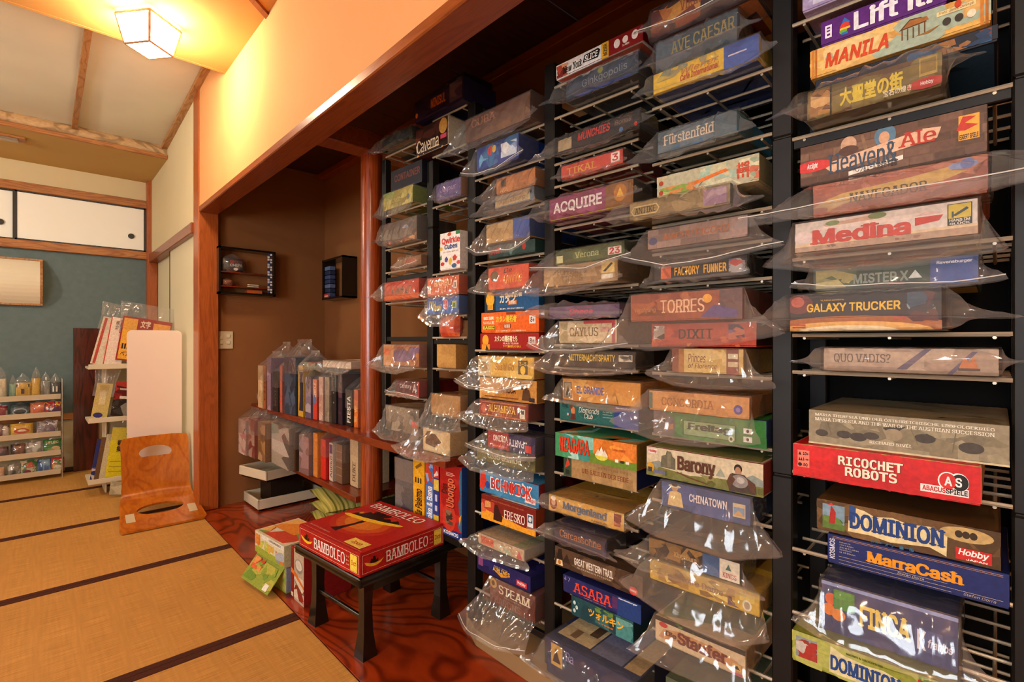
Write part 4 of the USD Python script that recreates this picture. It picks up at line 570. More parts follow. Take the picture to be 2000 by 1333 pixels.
(1.1028,1.1675,.1841,-87.4,.2003,.0816,.26,'rust-red game box with antique white capitals in a big sagging bag','6a2e20','5a261c',[('n',0,0,1,1,'743626,5e281c',129,8),('e',.08,.8,.2,.2,'b8883c'),('e',.08,.8,.1,.1,'6a4a24'),('T',.2,.5,.9,.84,'STEAM','e4d4b4','s'),('T',.34,.4,.7,.45,'Rails to Riches','c8a888',''),('T',.1,.06,.7,.32,'BARONS','8a5a44','s')],('m',.1,-.6,.06,.03),'board game','games in the narrow rack bay'),
(1.1009,1.2095,.2705,-87.4,.2446,.0505,.25,'deep violet game box with gold winged lettering and a red label','241f58','20245c',[('n',0,0,1,1,'2c2766,1f1a4c',127,6),('r',.03,.35,.12,.9,'8a4a78'),('T',.32,.4,.64,.66,'AIRLINES','eab234','b'),('p',[(.36,.4),(.48,.16),(.62,.36)],'d8962c'),('T',.34,.7,.6,.77,'Alan R. Moon','d8c8b8',''),('r',.76,.16,.94,.5,'cc3a3a'),('T',.78,.22,.92,.44,'Hobby','f2e6e0','b'),('r',.64,.0,.645,1,'4a4480')],None,'board game','games in the narrow rack bay'),
(1.0814,1.1987,.3715,-87.4,.21,.0354,.24,'pale beige and red game box with speckled lid in a bag','c9ab86','b8b0a8',[('r',.06,.15,.36,.85,'d86a44'),('T',.1,.3,.34,.7,'Haste','a8341c','i'),('n',.4,.05,.8,.9,'b89a74,d8bf9a,a8b08a',125,12),('p',[(.84,.1),(.9,.8),(.96,.1)],'c84a4a')],('m',.03,.1,.06,.04),'board game','games in the narrow rack bay'),
(1.0971,1.1829,.4533,-87.4,.2437,.0812,.25,'maroon and amber game box with painter silhouette and white capitals','7c2018','8a3a1c',[('p',[(.0,.0),(1,.0),(1,.24),(.8,.2),(.5,.3),(.3,.44),(.0,.42)],'e8a02c'),('n',.0,.3,.26,.8,'d86a4a,e8dcc8,b8402c,d89a5a',123,12),('p',[(.24,.1),(.26,.7),(.32,.74),(.36,.5),(.42,.3),(.4,.1)],'3a1814'),('T',.44,.3,.82,.64,'FRESKO','ece0d0','s'),('r',.86,.3,.96,.78,'dfe2e4'),('r',.87,.46,.95,.74,'3a5a74'),('e',.91,.6,.08,.1,'dfe2e4'),('T',.2,.84,.8,.9,'Marcel Süßelbeck Marco Ruskowski','b86a4a','s')],None,'board game','games in the narrow rack bay'),
(1.1116,1.1962,.5357,-87.4,.269,.0712,.25,'light blue game box with bouncing red cartoon letters','3f83b0','7c2424',[('n',0,0,1,1,'4a8eba,367aa6,5a9ac4',121,8),('p',[(.0,.2),(.02,.9),(.1,.98),(.14,.5),(.06,.1)],'d03a2a'),('e',.15,.4,.16,.18,'2c4a9a'),('T',.2,.26,.9,.84,'BOHNKICK','f6efe6','b'),('T',.215,.31,.885,.79,'BOHNKICK','cc2f22','b'),('p',[(.78,.1),(.8,.4),(.95,.36),(.95,.1)],'e8d8d0'),('T',.8,.14,.94,.34,'Amigo','c22a24','b'),('e',.75,.86,.06,.06,'cfe2f0'),('e',.86,.8,.06,.06,'cfe2f0')],None,'board game','games in the narrow rack bay'),
(1.1014,1.1998,.6461,-87.4,.265,.0443,.25,'moss-green game box whose pale lettering stands upside down','6a6430','5c5628',[('n',0,0,1,1,'746e38,605a2a',131,8),('T',.2,.3,.78,.74,'POWER GRID','cfcaa4','su'),('n',.78,.2,1,.8,'8a8450,4a4620',132,6)],('m',.04,-.3,.05,.02),'board game','games in the narrow rack bay'),
(1.1026,1.1724,.6969,-87.4,.2102,.0551,.24,'half red, half navy game box turned upside down in a bag','2c244c','241e40',[('r',.0,.0,.46,1,'a82c24'),('T',.12,.44,.44,.8,'VIKING','e8d8c8','bu'),('T',.46,.3,.78,.7,'PARTY','dcd4d8','bu'),('r',.8,.1,.92,.5,'cc342c'),('r',.1,.1,.42,.2,'d8643c')],('m',.04,.1,.07,.03),'board game','games in the narrow rack bay'),
(1.0962,1.2034,.7993,-87.4,.2247,.053,.22,'crimson game box with gilded arch lettering in a bag','8a2a1c','6a241a',[('n',0,0,1,1,'963222,7c2418',133,8),('r',.04,.06,.96,.12,'c8742c'),('r',.04,.88,.96,.94,'c8742c'),('T',.2,.34,.76,.78,'ALHAMBRA','efc050','s'),('e',.1,.5,.22,.3,'c85a3a'),('r',.84,.14,.94,.7,'e8dcc4'),('r',.86,.4,.92,.64,'4a4440'),('T',.3,.16,.7,.3,'FAMILY BOX','d89a3c','')],('m',.045,-.3,.07,.03),'board game','games in the narrow rack bay'),
(1.1018,1.1901,.8572,-87.4,.2577,.0694,.25,'sand-coloured game box with a dark figure waving at its end','c98e44','8a6434',[('n',0,0,1,1,'d49c54,bc8038,dcaa68',135,12),('T',.4,.36,.66,.64,'AFRICA','4a1c10','b'),('e',.83,.66,.1,.14,'4a2c1a'),('p',[(.76,.1),(.78,.56),(.88,.6),(.92,.1)],'5a3a24'),('p',[(.74,.6),(.72,.9),(.75,.92),(.79,.58)],'4a2c1a'),('r',.88,.06,.97,.24,'2a2a30'),('r',.1,.1,.7,.16,'8a4a20')],None,'board game','games in the narrow rack bay'),
(1.1014,1.1996,.9314,-87.4,.2541,.0673,.24,'sunny yellow game box with a small dark egg picture in a puffy bag','d8a83a','b8882c',[('n',0,0,1,1,'e2b44a,caa034,e8c260',137,8),('r',.0,.05,.24,.95,'c8b08a'),('n',.0,.05,.24,.95,'d8c8a8,a88a5a',138,7),('r',.74,.2,.9,.85,'5a4420'),('e',.82,.4,.16,.2,'efc440'),('T',.76,.6,.88,.78,'3-5','d8a83a','b'),('T',.32,.34,.68,.7,'Sushi Go','b87a24','bi')],('m',.04,-.4,.08,.02),'board game','games in the narrow rack bay'),
(1.1116,1.1947,1.021,-87.4,.2659,.0547,.25,'dark red game box with Japanese title and orange sun over palms','9c1a14','7c1812',[('e',.1,.58,.28,.34,'eea82a'),('r',.03,.0,.18,.34,'e8922a'),('p',[(.1,.0),(.12,.3),(.16,.0)],'4a3a14'),('T',.27,.48,.66,.86,'カタンの開拓者たち','f2dcb8','jb'),('T',.42,.14,.72,.3,'すべて新和訳2人から4人','f0c040','j'),('T',.42,.34,.68,.44,'KLAUS TEUBER','e8c8b0','b'),('r',.84,.36,.95,.78,'dcd0c8'),('T',.86,.42,.93,.7,'8+','6a4a44','b')],None,'board game','games in the narrow rack bay'),
(1.1118,1.1918,1.077,-87.4,.2602,.069,.25,'vivid orange game box with Japanese title between blue and red ones','e4641c','b84c18',[('n',0,0,1,1,'ea6e26,dc5a16',141,6),('T',.04,.64,.24,.8,'拡張','f6e6c8','jb'),('T',.04,.42,.24,.58,'5人6人用','f6e6c8','jb'),('r',.03,.16,.26,.36,'7a5a14'),('T',.04,.18,.25,.34,'BASIC','f0d84a','b'),('T',.28,.5,.64,.82,'カタン開拓者','e8c83a','jb'),('r',.42,.2,.54,.42,'8a3414'),('T',.43,.22,.53,.4,'拡張版','f4e0cc','j'),('T',.28,.06,.8,.13,'カタンの開拓者たち 5人6人用拡張セット','f4d8b8','j'),('r',.46,.86,.62,.97,'8a3414'),('r',.85,.4,.95,.76,'e8dcd4'),('T',.87,.46,.93,.7,'8+','6a4a44','b')],None,'board game','games in the narrow rack bay'),
(1.1121,1.1834,1.1472,-87.4,.2433,.0672,.25,'cobalt blue game box with Japanese title and a yellow sun over palms','1c5484','17446c',[('r',.0,.0,.22,1,'122a34'),('e',.11,.62,.3,.36,'eeb02a'),('r',.06,.1,.17,.36,'d89824'),('T',.3,.4,.6,.86,'カタン','efe4cc','jb'),('T',.4,.66,.72,.86,'の開拓者','efdcb0','jb'),('r',.46,.3,.62,.5,'c8702c'),('T',.48,.32,.6,.48,'航海者版','f4e4c8','j'),('T',.3,.08,.74,.16,'海を渡り、新たな島々を開拓せよ','e4e0d4','j')],None,'board game','games in the narrow rack bay'),
(1.0973,1.1796,1.2192,-87.4,.1813,.0718,.22,'orange-red game box with curly gold script in a bag','d8502a','b84424',[('n',0,0,1,1,'e05a32,cc4622',143,6),('e',.16,.6,.26,.24,'6a5a3a'),('T',.4,.2,.86,.7,'Qwirkle','e8a03a','i'),('T',.4,.7,.62,.92,'De','3a2a1c','i')],('m',.04,-.2,.06,.03),'board game','games in the narrow rack bay'),
(1.1122,1.181,1.3262,-87.4,.2067,.0409,.24,'dark teal game box with red lettering peeping below a bag','2f4a48','28403e',[('n',0,0,1,1,'38544f,2a4340',145,6),('T',.02,.3,.3,.8,'HANSA','d03430','b'),('e',.5,.5,.2,.4,'5a8a84'),('e',.78,.6,.2,.3,'b83a30')],None,'board game','games in the narrow rack bay'),
(1.0923,1.1783,1.3719,-87.4,.1926,.0633,.24,'tan and blue half-and-half game box in a twisted bag','c09a62','2c4a8a',[('n',0,0,.66,1,'c8a46c,b48e56',147,6),('r',.64,.0,1,1,'34529a'),('p',[(.64,.0),(1,.0),(1,.6)],'2a4488'),('T',.12,.3,.54,.64,'Ingenious','a87c42','')],('m',.04,-.5,.06,.03),'board game','games in the narrow rack bay'),
(1.0985,1.1527,1.4831,-87.4,.1713,.0395,.24,'cream game box with a grey-blue frame in a slanting bag','c6aa7a','5a6470',[('r',.0,.0,1,.1,'6a7480'),('r',.9,.0,1,1,'6a7480'),('T',.1,.2,.8,.6,'Augsburg','a8764a','i'),('e',.92,.7,.1,.14,'3a2a1c'),('T',.4,.64,.74,.84,'1520','b84a3a','')],('m',.04,-.6,.08,.03),'board game','games in the narrow rack bay'),
(1.1035,1.1525,1.5292,-87.4,.1704,.053,.24,'burnt-orange game box with a dark round medallion in a bag','b8723a','96602f',[('n',0,0,1,1,'c07c44,a86634',149,6),('r',.12,.4,.26,.9,'6a4426'),('e',.18,.62,.14,.2,'2c1c12'),('T',.1,.06,.34,.3,'RA','d8a878','i')],('m',.035,-.4,.08,.03),'board game','games in the narrow rack bay'),
(1.0855,1.2197,1.6229,-87.4,.1948,.0763,.25,'royal blue game box with a sparkling star burst in a rounded bag','23408e','1a347c',[('n',0,0,1,1,'2a4a9a,1e387e,2f6a9c',151,10),('e',.34,.7,.16,.2,'c83a34'),('e',.44,.72,.12,.16,'d8b03a'),('p',[(.08,.1),(.16,.34),(.3,.4),(.18,.46),(.12,.7),(.06,.44)],'6aa8c8'),('n',.6,.2,.96,.8,'cfd8e4,8a9ac0,e8e4e0',152,12)],('m',.03,-.3,.05,.04),'board game','games in the narrow rack bay'),
(1.0805,1.2181,1.7282,-87.4,.2984,.0811,.25,'big brown game box with worn pale capitals in a large loose bag','6e4630','5c3c2c',[('n',0,0,1,1,'785038,62402a,80583e',153,8),('T',.1,.55,.5,.86,'CUBA','a8684a','s'),('n',.3,.0,1,.3,'8a5a34,7a4a28',154,8)],('v',.05,-.5,.1,.06),'board game','games in the narrow rack bay'),
(1.0868,1.5214,1.1505,-87.4,.186,.0616,.2,'mid-blue game box with yellow comic letters and a red pig badge','2f5aa0','2a4e8c',[('n',0,0,1,1,'3864ac,284f92',167,6),('T',.06,.3,.28,.8,'KUH','d8c04a','b'),('T',.22,.2,.46,.5,'& SUNNY','e8c83a','b'),('e',.6,.55,.24,.32,'d88a94'),('T',.54,.36,.66,.74,'91','c23a44','b'),('r',.8,.3,.93,.72,'b8bc3a'),('r',.82,.36,.9,.6,'4a7a4a')],('m',.02,-.4,.03,.02),'board game','games in the small rack behind the pillar'),
(1.0868,1.5214,1.2187,-87.4,.186,.0681,.2,'orange game box with pale sketch lettering and two small white tags','cf5c30','b04c28',[('n',0,0,1,1,'d8663a,c4522a',165,6),('r',.02,.15,.12,.6,'e8d8c0'),('T',.24,.5,.78,.84,'BARBU','e8b080','b'),('T',.4,.18,.7,.46,'FAST','e8a070','i'),('r',.84,.3,.94,.72,'e8dcc8'),('r',.87,.38,.91,.64,'5a4a4a')],('v',.02,-.1,.03,.02),'board game','games in the small rack behind the pillar'),
(1.0887,1.4793,1.3097,-87.4,.1136,.1362,.06,'upright white card box with red and blue lettering and coloured dice','f0e6de','d8cdc4',[('T',.1,.68,1,.86,'Qwirkle','cc2c22','b'),('T',.24,.55,.88,.68,'Cubes','26487e','b'),('T',.18,.45,.94,.49,'Mix, Match, Roll & Win','8a6a64',''),('e',.48,.94,.1,.06,'c8401c'),('r',.8,.9,1,1,'2f7a44'),('e',.06,.58,.08,.06,'d8b02c'),('p',[(.0,.36),(.08,.42),(.1,.3),(.02,.28)],'3a7a3a'),('e',.13,.17,.1,.06,'c22a22'),('p',[(.24,.3),(.34,.36),(.42,.28),(.36,.2),(.26,.22)],'4a3a86'),('p',[(.44,.24),(.54,.32),(.62,.24),(.56,.12),(.46,.14)],'d8b02c'),('p',[(.64,.32),(.76,.38),(.86,.3),(.8,.22),(.68,.22)],'b8301c'),('e',.72,.09,.12,.07,'3a5a86'),('e',.94,.16,.1,.06,'c84a4a')],None,'board game','games in the small rack behind the pillar'),
(1.0977,1.5007,1.572,-87.4,.1435,.0651,.2,'small purple game box with ornate pale script on an upper shelf','5a4a78','8a5a34',[('r',.05,.1,.95,.92,'6c5a8c'),('r',.07,.14,.93,.88,'54447a'),('T',.16,.4,.82,.76,'Jaipur','b89ac0','i'),('p',[(.12,.16),(.16,.36),(.3,.2)],'a88a9a')],('m',.02,.1,.02,.01),'board game','games in the small rack behind the pillar'),
(1.0837,1.5881,1.7645,-87.4,.1968,.1098,.22,'dark brown game box with cream curly lettering and a cream side panel','2c1610','d0bfa2',[('n',0,.5,1,1,'4a241a,381c14,6a3424',161,10),('p',[(.03,.14),(.0,.4),(.06,.5),(.07,.2)],'e0c9a0'),('T',.04,.12,.74,.56,'Caverna','e0c9a0','s'),('e',.86,.72,.22,.26,'b8843c'),('r',.78,.3,.96,.44,'c8485a'),('n',.0,-.001,1,.08,'c8924c,b8823c',162,4)],None,'board game','games in the small rack behind the pillar'),
(1.0855,1.5504,1.9047,-87.4,.2928,.0812,.16,'midnight purple game box with orange lettering stacked near the ceiling','241a3e','2a2460',[('n',0,0,1,1,'2c2048,1f1636,34285a',163,8),('T',.36,.3,.66,.72,'MINISUL','cc6a24','b'),('n',.74,.1,.98,.95,'5a4a6a,4a3a6c,6a5a78',164,10),('e',.05,.3,.1,.12,'c87a3a')],None,'board game','games in the small rack behind the pillar'),
(1.0748,1.7852,.6814,-87.4,.2342,.0988,.2,'jumble of silver-wrapped cards with a red token in a pointed clear bag','7a6450','6a5646',[('n',0,0,1,1,'8a745c,6a5644,a89478,5a4a3c',183,20),('r',.78,.3,.94,.5,'cc4a3a')],('v',.03,-.3,.06,.03),'board game','games in the small rack behind the pillar'),
(1.0765,1.7472,.8271,-87.4,.1581,.064,.2,'small maroon game box with white script and a big letter in a bag','5c1c1c','7c2420',[('r',.0,.08,1,.2,'b02a2a'),('r',.94,.0,1,1,'a82a28'),('T',.16,.46,.7,.78,'Century','dcc8c0','i'),('T',.72,.3,.9,.84,'A','c8aaa0','bi')],('m',.02,.2,.05,.02),'board game','games in the small rack behind the pillar'),
(1.0744,1.7948,.9483,-87.4,.2532,.0865,.2,'peach and violet game box with a slack bag lip hanging below','a86a44','8a5a4a',[('r',.0,.0,.3,1,'c88a54'),('n',.3,.2,1,.9,'8a4a34,6a4a6a,b8743c,7a5a80',181,16),('r',.0,.5,.2,.8,'d86a34')],('m',.05,-.1,.06,.03),'board game','games in the small rack behind the pillar'),
(1.0745,1.7922,1.2181,-87.4,.2456,.077,.2,'red and tangerine game box in a bag twisted to a tip','c8442a','a83a24',[('n',0,0,1,1,'d24e32,b83c24',177,8),('r',.0,.0,1,.28,'d8622c'),('n',.05,.3,.8,.7,'7a4a34,a85a3c,5a3428',178,12)],('t',.03,.2,.09,.02),'board game','games in the small rack behind the pillar'),
(1.0874,1.7285,1.3509,-87.4,.1196,.0376,.16,'small thin brown game box with a short red title by the pillar','8a5c30','7a5028',[('T',.1,.3,.7,.75,'VIA','b8301c','b')],('m',.03,.2,.05,.01),'board game','games in the small rack behind the pillar'),
(1.074,1.8029,1.4501,-87.4,.24,.0912,.2,'grey-brown game box with autumn leaves printed low on its front','6a5444','585048',[('n',0,0,1,1,'74604e,5e4a3c',173,8),('n',.3,.0,1,.3,'b8743a,8a4a24,d89a5a',174,10),('e',.2,.06,.1,.1,'c23a34'),('n',.4,.6,.9,.95,'8f9cae,5a5458,a8a4a8',175,6)],('v',.03,.1,.05,.02),'board game','games in the small rack behind the pillar'),
(1.0687,1.8088,1.598,-87.4,.2116,.0688,.2,'yellow-green game box in a glossy bag beside the round pillar','a8963c','6a7a34',[('n',0,0,1,1,'b6a448,988634,c8b860,8a9a44',171,16),('e',.86,.4,.14,.16,'4a5a6a'),('T',.14,.3,.6,.62,'Zooloretto','d8c878','i')],('m',.025,-.4,.04,.02),'board game','games in the small rack behind the pillar'),
(1.0854,1.7719,1.6717,-87.4,.2166,.0875,.2,'near-black game box with faded rust capitals beside the round pillar','1c1a22','161420',[('T',.12,.42,.94,.74,'CONTAINER','6a3428','b'),('r',.0,.0,1,.1,'1f2438')],None,'board game','games in the small rack behind the pillar'),
(1.1033,1.818,.3355,-87.4,.1263,.226,.24,'upright grey game box slipped in a tall frosted bag','6c6460','5c5450',[('n',0,0,1,.5,'7a706a,625a56,5a4a5a',191,8)],('up',.03,0,0,0),'board game','upright games on the low black shelf'),
(1.0987,1.6989,.3355,-87.4,.0755,.262,.26,'upright yellow game box with black brush lettering down its spine','e8a81e','d88a1c',[('n',0,0,1,1,'eeb22c,dca01a',193,6),('T',.2,.04,.8,.5,'Alla Palermo','2a1c10','biv'),('r',.2,.58,.3,.66,'2a1c10'),('r',.42,.58,.52,.66,'2a1c10'),('r',.64,.58,.74,.66,'2a1c10'),('p',[(.2,.82),(.7,.9),(.8,.86),(.3,.78)],'8a5a1c')],None,'board game','upright games on the low black shelf'),
(1.0983,1.488,.3355,-87.4,.1266,.262,.26,'upright red game box with carved dark lettering and a navy foot band','b01c18','1f3a7a',[('n',0,.12,1,1,'ba2620,a41814,c02c22',199,8),('r',.0,.0,1,.1,'22387c'),('T',.2,.025,.86,.075,'KOSMOS','f0f0f4','b'),('T',.1,.58,.34,.72,'Das','4a1410','bv'),('T',.34,.4,.76,.8,'Ubongo','3a100c','bv'),('T',.32,.41,.74,.81,'Ubongo','d8704a','bv'),('e',.44,.26,.3,.4,'c83a24'),('n',.3,.16,.6,.36,'5a4438,3a2c24,8a6a50',200,9),('p',[(.9,.12),(.84,.2),(.92,.3),(.86,.5),(.94,.6),(.88,.8),(.94,.96),(1,.96),(1,.12)],'3a6a8a'),('p',[(.92,.2),(.88,.3),(1,.36)],'e8a82c'),('r',.3,.86,.7,.87,'e0a090'),('r',.3,.84,.6,.85,'e0a090'),('r',.3,.88,.64,.89,'e0a090')],None,'board game','upright games on the low black shelf'),
(1.1019,1.6301,.3355,-87.4,.049,.256,.26,'upright pale blue game box with white vertical lettering','5a7cb4','4a6ca4',[('n',0,.6,1,1,'c8442c,8aa8d0,e8dcd0,4a6ab0',195,12),('T',.2,.04,.9,.6,'Make & Bana','eef0f4','bv')],None,'board game','upright games on the low black shelf'),
(1.1038,1.5866,.3355,-87.4,.0317,.2608,.26,'slim upright game box in red, yellow and navy bands','2c3a86','24306e',[('r',.0,.74,1,1,'c8342c'),('r',.0,.56,1,.72,'e0c050'),('n',.1,.74,.9,1,'e8d8c8,a82a24',197,5),('r',.3,.4,.7,.5,'cfd4e8'),('r',.3,.26,.7,.34,'cfd4e8'),('r',.0,.0,1,.2,'e0b83a')],None,'board game','upright games on the low black shelf'),
(.9992,3.3074,.638,-90.0,.0875,.261,.2,'thin cream upright game box next to the small pink bag','c8a880','a88860',[('n',0,0,1,1,'d8b890,b89868',301,6)],('up',.075,.0,.0,0),'board game','upright bagged games on the upper alcove board'),
(1.0035,3.2371,.638,-90.0,.0321,.263,.2,'thin rust-orange upright game box with dark spine letters','a8582c','7a4424',[('T',.2,.2,.8,.8,'EINS','4a2414','bv')],('up',.075,.0,.0,0),'board game','upright bagged games on the upper alcove board'),
(1.0079,3.1772,.638,-90.0,.0668,.3109,.2,'tall pale lilac upright game box in a crumpled sleeve','8a7080','6a5464',[('n',0,0,1,1,'9a8090,7a6274,a88c98',303,8)],('up',.085,.0,.0,0),'board game','upright bagged games on the upper alcove board'),
(1.0146,3.0877,.638,-90.0,.0911,.2318,.2,'black upright game box between the lilac and salmon ones','241e1c','1c1816',[('r',.1,.1,.3,.9,'3a322e'),('T',.4,.15,.7,.7,'NOIR','6a5a50','v')],('up',.085,.0,.0,0),'board game','upright bagged games on the upper alcove board'),
(1.021,3.0129,.638,-90.0,.0375,.2704,.2,'salmon-red slim upright game box in a sleeve','b0604c','8a4a3c',[('n',0,0,1,.4,'c84a3a,a8584a',305,5)],('up',.075,.0,.0,0),'board game','upright bagged games on the upper alcove board'),
(1.0306,2.9002,.638,-90.0,.1669,.3201,.16,'large upright box with dark blue starry pattern','2c3648','243040',[('n',0,0,1,1,'3a4658,242c3c,46546a,2a3a4c',306,30)],('up',.09,.03,.03,0),'board game','upright bagged games on the upper alcove board'),
(1.0417,2.7715,.638,-90.0,.0695,.278,.16,'upright dark box edged with a yellow hourglass outline','c89a34','a8822c',[('p',[(.2,.12),(.3,.3),(.36,.5),(.3,.7),(.2,.88),(1,.88),(1,.12)],'262430')],('up',.07,.0,.0,0),'board game','upright bagged games on the upper alcove board'),
(1.0503,2.6902,.638,-90.0,.072,.2208,.2,'upright purple and white speckled game box','7a6a7c','5a4c60',[('n',0,0,1,1,'a89aa4,5a4a6a,8a7a8c,3a2c44',308,16)],('up',.075,.0,.0,0),'board game','upright bagged games on the upper alcove board'),
(1.0574,2.6177,.638,-90.0,.0521,.2106,.2,'upright red and orange game box with a blue badge','c83a26','9a3424',[('r',0,.5,1,1,'c8683c'),('e',.5,.5,.4,.5,'5a6a9a'),('T',.25,.56,.75,.9,'JEU','e8c8a8','bv')],('up',.075,.0,.0,0),'board game','upright bagged games on the upper alcove board'),
(1.0642,2.556,.638,-90.0,.0503,.227,.2,'upright dusty pink game box with a white sleeve edge','b89080','9a7a6c',[('n',0,0,1,1,'c8a090,a88474,d0b0a0',310,8)],('up',.075,.0,.0,0),'board game','upright bagged games on the upper alcove board'),
(1.0708,2.4962,.638,-90.0,.0484,.2298,.2,'upright warm grey game box in a smooth sleeve','8a7c68','74685a',[('n',0,0,1,1,'968874,7e705e',311,6)],('up',.045,.0,.0,0),'board game','upright bagged games on the upper alcove board'),
(1.0779,2.4359,.638,-90.0,.0511,.2505,.2,'tall matte black upright game box with tiny white marks','1e1a1a','181516',[('r',.4,.4,.6,.43,'a89c90'),('r',.4,.6,.6,.62,'a89c90')],('up',.045,.0,.0,0),'board game','upright bagged games on the upper alcove board'),
(1.0846,2.3778,.638,-90.0,.044,.2478,.2,'upright deep plum game box leaning on the matte black one','34202c','281820',[('n',0,.2,1,.9,'4a2c3c,2a1a26,5a3444',313,8)],('up',.045,.0,.0,0),'board game','upright bagged games on the upper alcove board'),
(1.095,2.306,.638,-90.0,.0658,.1772,.2,'upright black game box with bold white lettering down its spine','201a16','3a2c20',[('T',.25,.1,.8,.82,'FIESTA','ece4d8','bv')],('up',.075,.0,.0,0),'board game','upright bagged games on the upper alcove board'),
(1.1022,2.2435,.638,-90.0,.0382,.1805,.2,'upright flame-orange game box right beside the round pillar','c8602c','a84c24',[('n',0,0,1,1,'d8742c,c24a24,e0a060',315,10)],('up',.075,.0,.0,0),'board game','upright bagged games on the upper alcove board'),
(.9425,3.4754,.3365,-90.0,.1522,.2193,.15,'flat clear bag of pink and white cards at the end wall','b89484','9a7a6c',[('n',0,0,1,1,'d8c0b4,b87a74,c8a898',321,12)],('up',.06,.0,.0,0),'board game','upright bagged games on the lower alcove board'),
(.956,3.3315,.3365,-90.0,.1146,.2314,.15,'clear bag of dark red cards on the lower board','8a4a3c','7a4034',[('n',0,0,1,1,'9a5444,a88474,7a3a30',322,10)],('up',.06,.0,.0,0),'board game','upright bagged games on the lower alcove board'),
(.9721,3.1965,.3365,-90.0,.1343,.2263,.15,'clear bag of tan and brown tiles on the lower board','8a6440','74543a',[('n',0,0,1,1,'a87c50,7a5836,b89068',323,12)],('up',.06,.0,.0,0),'board game','upright bagged games on the lower alcove board'),
(1.0042,2.9767,.3365,-90.0,.2844,.233,.14,'big crinkled silver-looking bag packed with grey parts','8a7e70','74685c',[('n',0,0,1,1,'a09484,74685e,b8aca0,5e564e,8a9080',324,26)],('up',.06,.02,.02,0),'board game','upright bagged games on the lower alcove board'),
(1.0253,2.814,.3365,-90.0,.02,.2108,.16,'thin dark brown upright box behind the crinkled bag','4a3018','3a2614',[('n',0,0,1,1,'56391e,3e2814',325,5)],('up',.045,.0,.0,0),'board game','upright bagged games on the lower alcove board'),
(1.0413,2.7262,.3365,-90.0,.1346,.2023,.16,'upright mauve game box in a loose clear bag','8a6a68','745a58',[('n',0,0,1,1,'9a7876,7c5e5c,a8888a',326,10)],('up',.07,.0,.0,0),'board game','upright bagged games on the lower alcove board'),
(1.0608,2.6209,.3365,-90.0,.0549,.231,.16,'upright orange game box half behind the scarlet bag','d08038','b06a2c',[('n',0,0,1,1,'da8c44,c4742e',327,4)],None,'board game','upright bagged games on the lower alcove board'),
(1.0738,2.5526,.3365,-90.0,.0607,.2068,.17,'bright scarlet upright box in a shiny clear bag','d02a20','b0241c',[('n',0,0,1,1,'da3428,c2241a,e05044',328,10)],('up',.06,.0,.0,0),'board game','upright bagged games on the lower alcove board'),
(1.0882,2.4905,.3365,-90.0,.0425,.1944,.17,'white upright game box with a purple label and black spine letters','d0bca8','b0a090',[('r',.1,.72,.9,.96,'4a3060'),('T',.2,.08,.8,.66,'Antike','4a3a34','sv')],('up',.045,.0,.0,0),'board game','upright bagged games on the lower alcove board'),
(1.1004,2.4245,.3365,-90.0,.0684,.1963,.17,'brown upright game box striped with thin printed lines','7a5a44','6a4c38',[('r',0,.2,1,.22,'a08468'),('r',0,.4,1,.42,'a08468'),('r',0,.6,1,.62,'a08468'),('r',0,.8,1,.82,'a08468')],('up',.045,.0,.0,0),'board game','upright bagged games on the lower alcove board'),
(1.127,2.3154,.3365,-90.0,.0818,.2432,.17,'cream upright game box next to the pillar on the lower board','c8ac84','b09470',[('T',.3,.1,.7,.5,'DUKE','5a4434','sv')],('up',.07,.0,.0,0),'board game','upright bagged games on the lower alcove board')]: game(*g)
